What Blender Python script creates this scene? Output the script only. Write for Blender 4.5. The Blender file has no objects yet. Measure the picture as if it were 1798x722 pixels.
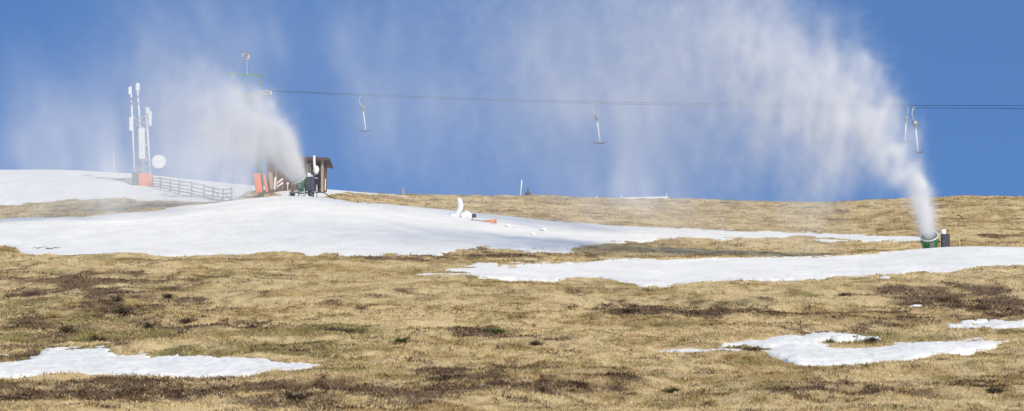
import bpy, math, random
import numpy as np
from mathutils import Vector, Matrix

random.seed(7)
rng = np.random.default_rng(11)
S = bpy.context.scene
COL = S.collection

# ------------------------------------------------------------------ camera
F = 4229.0                      # focal length in pixels of the 1798 px wide photograph
PCX, PCY = 899.0, 361.0
PITCH = math.atan(399.0 / F)
cd = bpy.data.cameras.new('camera')
cam = bpy.data.objects.new('camera', cd)
COL.objects.link(cam)
S.camera = cam
cd.sensor_width = 36.0
cd.lens = 36.0 * F / 1798.0
cd.clip_start = 0.5
cd.clip_end = 20000
cam.location = (0, 0, 0)
cam.rotation_euler = (math.pi / 2 + PITCH, 0, 0)

# ------------------------------------------------------------------ light
SUN_EL = math.radians(38)
SUN_AZ = math.radians(143)      # measured clockwise from +Y (view direction): right and behind the camera
world = bpy.data.worlds.new('World')
S.world = world
world.use_nodes = True
wn = world.node_tree.nodes
wl = world.node_tree.links
bg = wn['Background']
sky = wn.new('ShaderNodeTexSky')
sky.sky_type = 'NISHITA'
sky.sun_disc = False
sky.sun_elevation = SUN_EL
sky.sun_rotation = SUN_AZ
sky.altitude = 1500
sky.air_density = 1.5
sky.dust_density = 0.0
sky.ozone_density = 10.0
tc = wn.new('ShaderNodeTexCoord')
lift = wn.new('ShaderNodeVectorMath'); lift.operation = 'ADD'
lift.inputs[1].default_value = (0, 0, 0.52)     # clear alpine air: deep blue nearly down to the horizon
nz_ = wn.new('ShaderNodeVectorMath'); nz_.operation = 'NORMALIZE'
wl.new(tc.outputs['Generated'], lift.inputs[0])
wl.new(lift.outputs[0], nz_.inputs[0])
wl.new(nz_.outputs[0], sky.inputs[0])
wl.new(sky.outputs[0], bg.inputs[0])
bg.inputs[1].default_value = 0.15

sd = bpy.data.lights.new('sun', 'SUN')
sd.energy = 3.6
sd.angle = math.radians(0.53)
sd.color = (1.0, 0.885, 0.63)
sun = bpy.data.objects.new('sun', sd)
COL.objects.link(sun)
sdir = Vector((math.sin(SUN_AZ) * math.cos(SUN_EL), math.cos(SUN_AZ) * math.cos(SUN_EL), math.sin(SUN_EL)))
sun.rotation_euler = sdir.to_track_quat('Z', 'Y').to_euler()

S.view_settings.view_transform = 'Standard'
S.view_settings.look = 'None'
S.view_settings.exposure = 0.17
S.view_settings.gamma = 1.0
cy = S.cycles
cy.use_denoising = True
cy.volume_bounces = 5
cy.max_bounces = 8
cy.diffuse_bounces = 2
cy.transparent_max_bounces = 16
cy.volume_step_rate = 2.0
cy.volume_max_steps = 512

# ------------------------------------------------------------------ helpers
def ray(x, y):
    """direction through photograph pixel (x, y), scaled so that its Y is 1"""
    u = (x - PCX) / F
    v = (PCY - y) / F
    c, s = math.cos(PITCH), math.sin(PITCH)
    dy = c - v * s
    return np.array([u / dy, 1.0, (s + v * c) / dy])

def at(x, y, D):
    return Vector(ray(x, y) * D)

def proj(X, Y, Z):
    c, s = math.cos(PITCH), math.sin(PITCH)
    w = Y * c + Z * s
    return PCX + F * X / w, PCY - F * (Z * c - Y * s) / w

def link(o, parent=None):
    COL.objects.link(o)
    if parent is not None:
        o.parent = parent
    return o

def tag(o, label=None, cat=None, group=None, kind=None):
    if label: o['label'] = label
    if cat: o['category'] = cat
    if group: o['group'] = group
    if kind: o['kind'] = kind
    return o

def empty(name, loc, label, cat, group=None, kind=None):
    o = bpy.data.objects.new(name, None)
    o.empty_display_size = 0.3
    COL.objects.link(o)
    o.location = loc
    o['org'] = [float(c) for c in loc]
    return tag(o, label, cat, group, kind)

def origin_of(o):
    while o.parent is not None:
        o = o.parent
    return Vector(o['org']) if 'org' in o else Vector(o.location)

class MB:
    """collects simple solids (world coordinates) into ONE mesh"""
    def __init__(self):
        self.v = []; self.f = []; self.sm = []
    def add(self, vs, fs, smooth=False):
        b = len(self.v)
        self.v += [Vector(p) for p in vs]
        self.f += [tuple(b + i for i in q) for q in fs]
        self.sm += [smooth] * len(fs)
        return self
    def box(self, c, sx, sy, sz, rot=None, bevel=0.0):
        c = Vector(c)
        R = rot if rot is not None else Matrix.Identity(3)
        if bevel <= 0:
            vs = [R @ Vector((i * sx / 2, j * sy / 2, k * sz / 2)) + c for i in (-1, 1) for j in (-1, 1) for k in (-1, 1)]
            return self.add(vs, [(0, 1, 3, 2), (4, 6, 7, 5), (0, 4, 5, 1), (2, 3, 7, 6), (0, 2, 6, 4), (1, 5, 7, 3)])
        import bmesh
        bm = bmesh.new()
        bmesh.ops.create_cube(bm, size=1.0)
        bmesh.ops.scale(bm, vec=(sx, sy, sz), verts=bm.verts)
        bmesh.ops.bevel(bm, geom=bm.edges[:], offset=bevel, segments=2, affect='EDGES', profile=0.6)
        bm.verts.ensure_lookup_table()
        vs = [R @ v.co + c for v in bm.verts]
        fs = [[v.index for v in f.verts] for f in bm.faces]
        bm.free()
        return self.add(vs, fs)
    def quadbox(self, a, b, w, t, up=(0, 0, 1)):
        """a plank from a to b, w wide across, t thick"""
        a, b = Vector(a), Vector(b)
        d = (b - a); L = d.length; d.normalize()
        u = Vector(up)
        s = d.cross(u)
        if s.length < 1e-4: s = d.cross(Vector((1, 0, 0)))
        s.normalize(); n = s.cross(d)
        R = Matrix((s, d, n)).transposed()
        return self.box((a + b) / 2, t, L, w, R)
    def tube(self, pts, r, n=10, cap=True, smooth=True):
        pts = [Vector(p) for p in pts]
        rs = r if isinstance(r, (list, tuple)) else [r] * len(pts)
        vs = []; prev = None
        for i, p in enumerate(pts):
            if i == 0: d = pts[1] - p
            elif i == len(pts) - 1: d = p - pts[i - 1]
            else: d = pts[i + 1] - pts[i - 1]
            d.normalize()
            if prev is None:
                a = Vector((0, 0, 1)) if abs(d.z) < 0.9 else Vector((1, 0, 0))
                u = d.cross(a).normalized()
            else:
                u = (prev - d * prev.dot(d)).normalized()
            prev = u
            w = d.cross(u)
            for k in range(n):
                t = 2 * math.pi * k / n
                vs.append(p + (u * math.cos(t) + w * math.sin(t)) * rs[i])
        fs = []
        for i in range(len(pts) - 1):
            for k in range(n):
                k2 = (k + 1) % n
                fs.append((i * n + k, i * n + k2, (i + 1) * n + k2, (i + 1) * n + k))
        self.add(vs, fs, smooth)
        if cap:
            b = len(self.v) - len(vs)
            self.f.append(tuple(b + k for k in range(n))[::-1]); self.sm.append(False)
            self.f.append(tuple(b + (len(pts) - 1) * n + k for k in range(n))); self.sm.append(False)
        return self
    def lathe(self, prof, c, axis, n=32, smooth=True):
        """prof: (radius, distance along axis) pairs"""
        c = Vector(c); d = Vector(axis).normalized()
        a = Vector((0, 0, 1)) if abs(d.z) < 0.9 else Vector((1, 0, 0))
        u = d.cross(a).normalized(); w = d.cross(u)
        vs = []; fs = []
        for r, h in prof:
            for k in range(n):
                t = 2 * math.pi * k / n
                vs.append(c + d * h + (u * math.cos(t) + w * math.sin(t)) * r)
        for i in range(len(prof) - 1):
            for k in range(n):
                k2 = (k + 1) % n
                fs.append((i * n + k, i * n + k2, (i + 1) * n + k2, (i + 1) * n + k))
        return self.add(vs, fs, smooth)
    def blob(self, c, rx, ry, rz, seed=0, rough=0.15, n=20, m=12):
        r = random.Random(seed)
        ph = [(r.uniform(0, 6.3), r.uniform(0, 6.3), r.uniform(1, 3.5), r.uniform(1, 3.5)) for _ in range(5)]
        vs = []; fs = []
        for j in range(m + 1):
            th = math.pi * j / m
            for i in range(n):
                fi = 2 * math.pi * i / n
                x, y, z = math.sin(th) * math.cos(fi), math.sin(th) * math.sin(fi), math.cos(th)
                q = 1 + rough * sum(math.sin(a + x * 2 * fx + z * 1.5) * math.cos(b + y * 2 * fy - z) for a, b, fx, fy in ph) / 2.5
                vs.append(Vector((c[0] + rx * x * q, c[1] + ry * y * q, c[2] + rz * z * q)))
        for j in range(m):
            for i in range(n):
                i2 = (i + 1) % n
                fs.append((j * n + i, (j + 1) * n + i, (j + 1) * n + i2, j * n + i2))
        return self.add(vs, fs, True)
    def build(self, name, mat, parent=None, label=None, cat=None, group=None, kind=None, org=None):
        me = bpy.data.meshes.new(name)
        if parent is not None:
            L = origin_of(parent)
        elif org is not None:
            L = Vector(org)
        else:
            xs = [p.x for p in self.v]; ys = [p.y for p in self.v]; zs = [p.z for p in self.v]
            L = Vector(((min(xs) + max(xs)) / 2, (min(ys) + max(ys)) / 2, min(zs)))
        me.from_pydata([tuple(p - L) for p in self.v], [], self.f)
        me.polygons.foreach_set('use_smooth', self.sm)
        me.materials.append(mat)
        me.validate()
        me.update()
        o = bpy.data.objects.new(name, me)
        if parent is None:
            o.location = L
            o['org'] = [float(c) for c in L]
        link(o, parent)
        return tag(o, label, cat, group, kind)

# ------------------------------------------------------------------ numpy noise
def _lat(seed, n=256):
    return np.random.default_rng(seed).random((n, n), dtype=np.float32)
def vn2(x, y, seed):
    g = _lat(seed); n = g.shape[0]
    xi = np.floor(x); yi = np.floor(y)
    fx = (x - xi).astype(np.float32); fy = (y - yi).astype(np.float32)
    xi = xi.astype(np.int64) % n; yi = yi.astype(np.int64) % n
    x1 = (xi + 1) % n; y1 = (yi + 1) % n
    fx = fx * fx * (3 - 2 * fx); fy = fy * fy * (3 - 2 * fy)
    return (g[xi, yi] * (1 - fx) + g[x1, yi] * fx) * (1 - fy) + (g[xi, y1] * (1 - fx) + g[x1, y1] * fx) * fy
def fbm2(x, y, seed, octs=4, gain=0.5):
    s = 0; a = 1.0; t = 0
    ca, sa = math.cos(0.6), math.sin(0.6)
    for k in range(octs):
        s = s + a * vn2(x, y, seed + k * 17)
        t += a; a *= gain
        x, y = (ca * x - sa * y) * 2.03 + 11.3, (sa * x + ca * y) * 2.03 + 5.7
    return s / t
_l3 = {}
def vn3(x, y, z, seed):
    if seed not in _l3:
        _l3[seed] = (np.random.default_rng(seed).random((64, 64, 64), dtype=np.float32) * 2 - 1)
    g = _l3[seed]; n = 64
    xi = np.floor(x); yi = np.floor(y); zi = np.floor(z)
    fx = (x - xi).astype(np.float32); fy = (y - yi).astype(np.float32); fz = (z - zi).astype(np.float32)
    xi = xi.astype(np.int32) % n; yi = yi.astype(np.int32) % n; zi = zi.astype(np.int32) % n
    x1 = (xi + 1) % n; y1 = (yi + 1) % n; z1 = (zi + 1) % n
    fx = fx * fx * (3 - 2 * fx); fy = fy * fy * (3 - 2 * fy); fz = fz * fz * (3 - 2 * fz)
    a = (g[xi, yi, zi] * (1 - fx) + g[x1, yi, zi] * fx) * (1 - fy) + (g[xi, y1, zi] * (1 - fx) + g[x1, y1, zi] * fx) * fy
    b = (g[xi, yi, z1] * (1 - fx) + g[x1, yi, z1] * fx) * (1 - fy) + (g[xi, y1, z1] * (1 - fx) + g[x1, y1, z1] * fx) * fy
    return a * (1 - fz) + b * fz
def sstep(a, b, x):
    t = np.clip((x - a) / (b - a), 0, 1)
    return t * t * (3 - 2 * t)

# ------------------------------------------------------------------ materials
def nodes_of(name):
    m = bpy.data.materials.new(name)
    m.use_nodes = True
    nt = m.node_tree
    return m, nt.nodes, nt.links, nt.nodes['Principled BSDF']

def mat(name, col, rough=0.6, metal=0.0, var=0.12, scale=6.0, bump=0.0, spec=0.4):
    """painted or raw surface with a slight uneven tone and wear"""
    m, n, l, b = nodes_of(name)
    tcn = n.new('ShaderNodeTexCoord')
    no = n.new('ShaderNodeTexNoise'); no.inputs['Scale'].default_value = scale; no.inputs['Detail'].default_value = 6
    l.new(tcn.outputs['Object'], no.inputs['Vector'])
    mx = n.new('ShaderNodeMix'); mx.data_type = 'RGBA'
    mx.inputs[6].default_value = (*[c * (1 - var) for c in col], 1)
    mx.inputs[7].default_value = (*[min(1, c * (1 + var)) for c in col], 1)
    l.new(no.outputs['Fac'], mx.inputs[0])
    l.new(mx.outputs[2], b.inputs['Base Color'])
    b.inputs['Roughness'].default_value = rough
    b.inputs['Metallic'].default_value = metal
    b.inputs['Specular IOR Level'].default_value = spec
    if bump > 0:
        bp = n.new('ShaderNodeBump'); bp.inputs['Strength'].default_value = bump
        bp.inputs['Distance'].default_value = 0.02
        l.new(no.outputs['Fac'], bp.inputs['Height'])
        l.new(bp.outputs[0], b.inputs['Normal'])
    return m

def wood(name, col, dark=0.5, scale=(14, 14, 1.2)):
    m, n, l, b = nodes_of(name)
    tcn = n.new('ShaderNodeTexCoord')
    mp = n.new('ShaderNodeMapping'); mp.inputs['Scale'].default_value = scale
    l.new(tcn.outputs['Object'], mp.inputs[0])
    no = n.new('ShaderNodeTexNoise'); no.inputs['Scale'].default_value = 1.0; no.inputs['Detail'].default_value = 5
    l.new(mp.outputs[0], no.inputs['Vector'])
    rp = n.new('ShaderNodeValToRGB')
    rp.color_ramp.elements[0].position = 0.3; rp.color_ramp.elements[1].position = 0.7
    rp.color_ramp.elements[0].color = (*[c * dark for c in col], 1)
    rp.color_ramp.elements[1].color = (*col, 1)
    l.new(no.outputs['Fac'], rp.inputs[0])
    l.new(rp.outputs[0], b.inputs['Base Color'])
    b.inputs['Roughness'].default_value = 0.85
    b.inputs['Specular IOR Level'].default_value = 0.15
    return m

def vcol_mat(name, rough=1.0, bump_scale=None, spec=0.05):
    m, n, l, b = nodes_of(name)
    a = n.new('ShaderNodeAttribute'); a.attribute_name = 'tone'
    l.new(a.outputs['Color'], b.inputs['Base Color'])
    b.inputs['Roughness'].default_value = rough
    b.inputs['Specular IOR Level'].default_value = spec
    if bump_scale:
        tcn = n.new('ShaderNodeTexCoord')
        no = n.new('ShaderNodeTexNoise'); no.inputs['Scale'].default_value = bump_scale; no.inputs['Detail'].default_value = 4
        l.new(tcn.outputs['Object'], no.inputs['Vector'])
        bp = n.new('ShaderNodeBump'); bp.inputs['Strength'].default_value = 0.7; bp.inputs['Distance'].default_value = 0.1
        l.new(no.outputs['Fac'], bp.inputs['Height'])
        l.new(bp.outputs[0], b.inputs['Normal'])
    return m

def snow_material():
    m, n, l, b = nodes_of('snow')
    tcn = n.new('ShaderNodeTexCoord')
    no = n.new('ShaderNodeTexNoise'); no.inputs['Scale'].default_value = 0.5; no.inputs['Detail'].default_value = 7
    no.inputs['Roughness'].default_value = 0.6
    l.new(tcn.outputs['Object'], no.inputs['Vector'])
    rp = n.new('ShaderNodeValToRGB')
    rp.color_ramp.elements[0].position = 0.3; rp.color_ramp.elements[0].color = (0.765, 0.76, 0.735, 1)
    rp.color_ramp.elements[1].position = 0.7; rp.color_ramp.elements[1].color = (0.90, 0.895, 0.865, 1)
    l.new(no.outputs['Fac'], rp.inputs[0])
    l.new(rp.outputs[0], b.inputs['Base Color'])
    b.inputs['Roughness'].default_value = 0.75
    b.inputs['Specular IOR Level'].default_value = 0.2
    n2 = n.new('ShaderNodeTexNoise'); n2.inputs['Scale'].default_value = 2.2; n2.inputs['Detail'].default_value = 6
    l.new(tcn.outputs['Object'], n2.inputs['Vector'])
    bp = n.new('ShaderNodeBump'); bp.inputs['Strength'].default_value = 0.6; bp.inputs['Distance'].default_value = 0.10
    l.new(n2.outputs['Fac'], bp.inputs['Height'])
    l.new(bp.outputs[0], b.inputs['Normal'])
    return m

M = dict(
    snow=snow_material(),
    ground=vcol_mat('turf_soil', bump_scale=7.0),
    blade=vcol_mat('dry_grass'),
    galv=mat('galvanised_steel', (0.52, 0.54, 0.55), 0.5, 0.5, 0.15, 8),
    white=mat('white_paint', (0.82, 0.83, 0.83), 0.45, 0.0, 0.06, 5),
    ice=mat('crusted_snow', (0.88, 0.90, 0.91), 0.7, 0.0, 0.05, 12, bump=0.5),
    orange=mat('orange_padding', (0.85, 0.20, 0.06), 0.75, 0.0, 0.12, 5),
    paleorange=mat('faded_orange_plastic', (0.72, 0.27, 0.13), 0.6, 0.0, 0.12, 9),
    green=mat('green_paint', (0.05, 0.26, 0.09), 0.5, 0.0, 0.25, 4),
    gungreen=mat('bright_green_shell', (0.035, 0.20, 0.04), 0.45, 0.0, 0.3, 5),
    dark=mat('dark_metal', (0.035, 0.038, 0.045), 0.5, 0.3, 0.3, 9),
    cabinet=mat('frosted_dark_cabinet', (0.06, 0.06, 0.085), 0.55, 0.0, 0.5, 14),
    grey=mat('grey_steel', (0.30, 0.32, 0.33), 0.5, 0.5, 0.2, 8),
    rim=mat('pale_ring', (0.62, 0.64, 0.65), 0.4, 0.2, 0.1, 6),
    hutwood=wood('weathered_brown_boards', (0.20, 0.12, 0.085), 0.45),
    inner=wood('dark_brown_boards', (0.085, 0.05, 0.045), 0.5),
    palewood=wood('pale_weathered_board', (0.50, 0.40, 0.27), 0.7),
    greywood=wood('grey_weathered_wood', (0.30, 0.30, 0.295), 0.6, (8, 8, 8)),
    roof=mat('rusty_corrugated_sheet', (0.14, 0.075, 0.06), 0.7, 0.2, 0.35, 3),
    red=mat('red_paint', (0.42, 0.13, 0.12), 0.5, 0.0, 0.1, 5),
    cloth=mat('dark_grey_cloth', (0.05, 0.05, 0.055), 0.9, 0.0, 0.2, 6),
    skin=mat('skin', (0.5, 0.3, 0.22), 0.6, 0.0, 0.05, 6),
    rubber=mat('black_rubber', (0.03, 0.03, 0.032), 0.7, 0.0, 0.3, 9),
    tbar=mat('dark_red_plastic', (0.10, 0.03, 0.04), 0.5, 0.0, 0.2, 8),
    stake=wood('yellow_stake_wood', (0.75, 0.58, 0.30), 0.8),
    cable=mat('steel_rope', (0.035, 0.045, 0.06), 0.5, 0.4, 0.1, 8),
    rock=mat('grey_rock', (0.28, 0.27, 0.25), 0.9, 0.0, 0.35, 9, bump=0.6, spec=0.2),
    twig=wood('twig_bark', (0.10, 0.07, 0.05), 0.6),
)

# ------------------------------------------------------------------ terrain (height table: photo row of the ground at a column and distance)
TX = [-600, 0, 100, 250, 380, 450, 520, 620, 700, 800, 900, 1050, 1200, 1400, 1550, 1630, 1700, 1798, 2400]
def row(*a): return [a[0]] + list(a) + [a[-1]]
def const(v): return [v] * len(TX)
def ry(D, Z): return PCY - F * math.tan(math.atan(Z / D) - PITCH)
TBL = [
    (1.5, const(ry(1.5, -1.72))), (6, const(ry(6, -1.68))), (20, const(ry(20, -1.35))), (45, const(ry(45, -0.62))),
    (58, const(722)), (70, const(661)), (85, const(592)), (100, const(532)),
    (113, row(487, 487, 487, 487, 487, 487, 487, 487, 487, 489, 494, 497, 488, 479, 477, 478, 479)),
    (120, row(466, 466, 466, 466, 466, 466, 466, 466, 466, 466, 470, 470, 464, 456, 453, 451, 454)),
    (125, row(453, 453, 453, 453, 453, 453, 453, 453, 455, 454, 459, 456.5, 451, 443, 439, 437.5, 441)),
    (129, row(444, 444, 444, 444, 444, 444, 444, 444, 446, 446, 454, 454, 452, 450, 450, 448, 448)),
    (135, row(427, 427, 427, 426, 424, 420, 420, 424, 427, 435, 440, 444, 445, 443, 443, 442, 442)),
    (142, row(409, 405, 402, 397, 394, 390, 394, 402, 410, 420, 427, 431, 434, 432, 430, 430, 430)),
    (150, row(394, 389, 384, 374, 367, 361, 368, 378, 389, 402, 411, 415, 419, 417, 415, 415, 415)),
    (157, row(385, 378, 370, 357, 349, 345, 353, 362, 374, 387, 396, 402, 406, 404, 402, 402, 402)),
    (160, row(383, 376.5, 370, 358, 350.5, 346, 354, 361, 371, 382, 391, 397, 400, 398, 396, 396, 396)),
    (166, row(368, 365, 362, 359, 350, 343, 350, 357, 366, 374, 381, 387, 390, 388, 386, 386, 386)),
    (173, row(349, 347, 352, 350, 340, 334, 345, 353, 360, 366, 371, 376, 379, 377, 375, 374, 374)),
    (181, row(328, 326, 336, 338, 333, 330, 341, 349, 353, 356, 359, 364, 368, 364, 362, 360, 360)),
    (190, row(310, 309, 320, 328, 329, 330, 338, 345, 346, 347, 350, 353, 358, 354, 351, 348, 350)),
    (200, row(301, 299, 308, 322, 328, 333, 339, 345.5, 346, 346, 348.5, 350.5, 357, 353, 350, 347, 349)),
    (212, row(301, 300, 310, 324, 332, 340, 346, 350, 350, 351, 353, 354, 360, 356, 354, 351, 353)),
    (230, row(312, 312, 324, 340, 348, 356, 360, 362, 362, 364, 366, 368, 374, 370, 368, 366, 368)),
    (260, const(400)), (320, const(520)), (700, const(720)), (3000, const(860)), (9000, const(960)),
]
TD = np.array([t[0] for t in TBL], float)
TY = np.array([t[1] for t in TBL], float)

FX = np.arange(-300, 2101, 2.0)
xcol = np.concatenate([[-13000, -8000, -5000, -3500, -2500, -1800, -1200, -800, -500], FX, [2300, 2600, 3000, 3600, 4300, 5300, 6800, 9800, 14000]])
Dg = np.concatenate([[1.5, 3, 6, 10, 15, 20, 26, 32, 38, 43, 47, 50], np.arange(52, 90, 0.14), np.arange(90, 140, 0.16), np.arange(140, 216, 0.2), np.arange(217, 262, 2.0),
                     [270, 285, 300, 330, 370, 420, 500, 600, 700, 1000, 1600, 3000, 5500, 9000]])

def pchip(xk, yk, xq):
    """monotone cubic through the knots, all columns at once (yk: knots x columns)"""
    h = np.diff(xk)[:, None]; d = np.diff(yk, axis=0) / h
    m = np.zeros_like(yk)
    w1 = 2 * h[1:] + h[:-1]; w2 = h[1:] + 2 * h[:-1]
    ok = (d[:-1] * d[1:]) > 0
    with np.errstate(divide='ignore', invalid='ignore'):
        mm = (w1 + w2) / (w1 / d[:-1] + w2 / d[1:])
    m[1:-1] = np.where(ok, mm, 0)
    m[0] = d[0]; m[-1] = d[-1]
    i = np.clip(np.searchsorted(xk, xq) - 1, 0, len(xk) - 2)
    H = h[i]; t = ((xq - xk[i])[:, None]) / H
    return ((1 + 2 * t) * (1 - t) ** 2 * yk[i] + t * (1 - t) ** 2 * H * m[i] + t * t * (3 - 2 * t) * yk[i + 1] + t * t * (t - 1) * H * m[i + 1])

xs_f = np.arange(-700, 2501, 5.0)
TYx = np.array([np.interp(xs_f, TX, r) for r in TY])
k_ = np.exp(-0.5 * (np.arange(-12, 13) * 5 / 22.0) ** 2); k_ /= k_.sum()
TYs = np.array([np.convolve(np.pad(r, 12, mode='edge'), k_, mode='valid') for r in TYx])
def tabY(xa, Da):
    """rows for a grid of columns xa and distances Da -> (len(Da), len(xa))"""
    cols = np.array([np.interp(xa, xs_f, r) for r in TYs])
    return pchip(TD, cols, Da)

YY = tabY(xcol, Dg)                                   # photo rows on the grid
XX = np.broadcast_to(xcol, YY.shape)
DD = np.broadcast_to(Dg[:, None], YY.shape)
c_, s_ = math.cos(PITCH), math.sin(PITCH)
def to_world(xp, yp, D):
    v = (PCY - yp) / F; u = (xp - PCX) / F
    dy = c_ - v * s_
    return u / dy * D, D, (s_ + v * c_) / dy * D
WX, WY, WZ = to_world(XX, YY, DD)
WX = np.where(np.abs(XX - PCX) > 0, WX, WX)

# smooth undulation and tussocks
fine = (DD > 45) & (DD < 235)
und = (fbm2(WX / 9.0 + 40, WY / 9.0, 3, 3) - 0.5) * 0.55 * sstep(50, 62, DD) * (1 - sstep(118, 132, DD) * 0.65)
calm = 1 - 0.8 * (1 - sstep(1400, 1700, XX)) * sstep(119, 131, DD) * (1 - sstep(157, 166, DD))
und *= calm
BASE = WZ + und
tus = (fbm2(WX / 0.9 + 9, WY / 0.9, 23, 3) - 0.5) * 0.20 + (fbm2(WX / 2.6 + 3, WY / 2.2, 29, 2) - 0.5) * 0.34
tus = tus * fine

# ---- snow cover: signed depth inside each drift (in photo rows), turned into metres of thickness
def curve(pts):
    a = np.array(pts, float)
    return lambda x: np.interp(x, a[:, 0], a[:, 1])
rag = (fbm2(WX / 1.3, WY / 1.5, 51, 5, 0.65) - 0.5)
rag3 = (fbm2(WX / 0.32, WY / 0.55, 53, 3, 0.6) - 0.5)
rag2 = (fbm2(WX / 4.0, WY / 3.0, 57, 3) - 0.5)
def region(top, bot, ra=9.0, rb=8.0, x0=-1e9, x1=1e9, dmin=0, dmax=1e9, smooth=None):
    kx = 1.0 if smooth is None else 0.25 + 0.75 * sstep(smooth[0], smooth[1], XX)
    s = np.minimum(YY - curve(top)(XX) + rag * ra * 2.0 + rag3 * ra * 0.9 + rag2 * rb, curve(bot)(XX) - YY + (rag * rb * 1.8 + rag2 * rb * 0.8) * kx)
    s = np.minimum(s, np.minimum(XX - x0, x1 - XX) * 0.25)
    s = np.minimum(s, np.minimum(DD - dmin, dmax - DD) * 4.0)
    return s
big = region([(-700, 390), (0, 384), (60, 381), (130, 379), (240, 373), (340, 361), (400, 352), (440, 346), (480, 343), (540, 341), (570, 347), (620, 354), (680, 358), (740, 361), (800, 364), (860, 373), (920, 380),
              (1000, 389), (1100, 397), (1200, 401), (1300, 405), (1400, 408), (1500, 411), (1620, 416)],
             [(-700, 440), (-30, 434), (8, 433), (25, 438), (44, 443), (75, 447), (200, 447), (400, 447), (500, 444), (600, 445), (700, 447), (770, 447), (810, 440), (840, 436), (930, 436), (1000, 438), (1035, 429), (1080, 424),
              (1150, 421), (1250, 419), (1400, 419), (1500, 421), (1620, 425)], 3.0, 6.5, x1=1640, dmin=118, dmax=168, smooth=(700, 840))
big_cut = np.where((DD > 160), region([(-700, 0), (2400, 0)], [(-700, -99), (380, -99), (400, 400), (590, 400), (600, -99), (2400, -99)], 2, 0), 1e9)
big = np.minimum(big, big_cut)
up = region([(-700, -500), (2400, -500)],
            [(-700, 362), (0, 360), (60, 357), (110, 351), (170, 353), (215, 350), (260, 354), (330, 357), (400, 356), (425, 346), (432, 338), (478, 337), (492, 344), (560, 349), (585, 345), (600, 342), (640, 342), (700, 345),
             (716, 344), (724, 300), (2400, 300)], 6.0, 5.0, dmin=161)
right = region([(-700, 480), (735, 487), (775, 479), (800, 472), (850, 468), (900, 468), (960, 469), (1010, 466), (1030, 461), (1060, 459), (1250, 456), (1400, 451), (1540, 440), (1630, 430), (1800, 425), (2400, 430)],
               [(-700, 440), (728, 484), (760, 488), (900, 492), (1050, 493), (1080, 499), (1150, 507), (1250, 502), (1300, 496), (1380, 490), (1460, 485), (1560, 477), (1620, 472), (1700, 475), (1798, 476), (2400, 478)],
               9.0, 6.0, x0=722, dmin=104, dmax=132)
right = np.minimum(right, np.where((XX > 740) & (XX < 900), np.abs(YY - curve([(740, 482), (900, 487)])(XX)) * 1.4 + (XX - 850) * 0.06 - 1.0 + rag * 8, 1e9))
right = np.maximum(right, np.where((XX > 728) & (XX < 900), 4.2 - 1.3 * np.abs(YY - curve([(728, 485.5), (800, 486.5), (900, 488)])(XX)) * 0.9 + rag * 2.0 - np.clip(745 - XX, 0, 99) * .15, -9))
low_l = region([(-700, 655), (-20, 650), (10, 648), (50, 633), (85, 613), (130, 609), (185, 611), (200, 622), (260, 629), (420, 633), (480, 640), (540, 642), (565, 650)],
               [(-700, 665), (-50, 663), (300, 660), (450, 657), (540, 654), (565, 650)], 11.0, 4.0, x1=575)
low_r = region([(1120, 614), (1140, 611.5), (1262, 612), (1272, 601), (1330, 597), (1400, 590), (1450, 587), (1540, 589), (1555, 600), (1600, 601), (1690, 597), (1765, 598)],
               [(1120, 615), (1140, 617.5), (1265, 618.5), (1330, 619), (1380, 631), (1400, 637), (1500, 636), (1600, 628), (1700, 611), (1765, 600)], 5.0, 3.0, x0=1115, x1=1775)
hole = region([(1430, 604), (1450, 598), (1500, 594), (1560, 594), (1570, 603)], [(1430, 604), (1450, 606), (1500, 610), (1560, 606), (1570, 603)], 7.0, 2.0, x0=1430, x1=1575)
low_r = np.minimum(low_r, -hole * 1.2)
low_r = np.maximum(low_r, np.where((XX > 1138) & (XX < 1300), 3.6 - 1.3 * np.abs(YY - curve([(1138, 613.5), (1200, 613.5), (1270, 615.5), (1300, 618)])(XX)) * 0.9 + rag * 1.6 - np.clip(1150 - XX, 0, 99) * .2, -9))
hole2 = region([(1270, 612), (1300, 609), (1350, 613), (1365, 615)], [(1270, 612), (1300, 614), (1350, 617), (1365, 615)], 5.0, 1.0, x0=1270, x1=1365)
low_r = np.minimum(low_r, -hole2 * 1.2)
far_r = region([(1670, 577), (1700, 575), (1725, 576), (1740, 571), (2100, 570)], [(1670, 579), (1720, 580), (1798, 583), (2100, 584)], 5.0, 3.0, x0=1665)
bits = np.full_like(YY, -9.0)
for bx, by, br, bh in ((1703, 573, 16, 1.4), (1724, 571, 10, 1.3), (1607, 538, 12, 1.2), (1625, 541, 9, 1.5), (1554, 484, 9, 1.5), (1690, 591, 5, 3), (847, 683, 7, 1.6), (3, 628, 14, 2.5), (15, 645, 18, 2.6), (960, 440, 35, 1.6), (900, 437, 30, 1.2)):
    bits = np.maximum(bits, (1 - ((XX - bx) / br) ** 2 - ((YY - by) / bh) ** 2) * 2.0 + rag * 3)
bits = np.where(fine, bits, -9)

def thick(s, mx, k):
    return np.where(s > 0, mx * (1 - np.exp(-np.clip(s, 0, 60) * k / mx)), np.clip(s * 0.06, -0.4, 0))
patches = [('snow_field', big, 0.09, 0.03), ('snow_field', up, 0.09, 0.03), ('snow_field', right, 0.09, 0.03),
           ('snow_patch', low_l, 0.10, 0.02), ('snow_patch', low_r, 0.10, 0.02), ('snow_patch', far_r, 0.10, 0.02), ('snow_crumbs', bits, 0.03, 0.02)]
SNOWS = np.max(np.array([p[1] for p in patches]), axis=0)
inside = sstep(-1.0, 3.0, SNOWS)
GROUND = BASE + tus * (1 - 0.85 * inside) - 0.06 * sstep(0.5, 6.0, SNOWS)
SURF = GROUND.copy()
for p in patches:
    SURF = np.maximum(SURF, np.where(p[1] > 0, BASE + thick(p[1], p[2], p[3]), -1e9))

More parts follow.
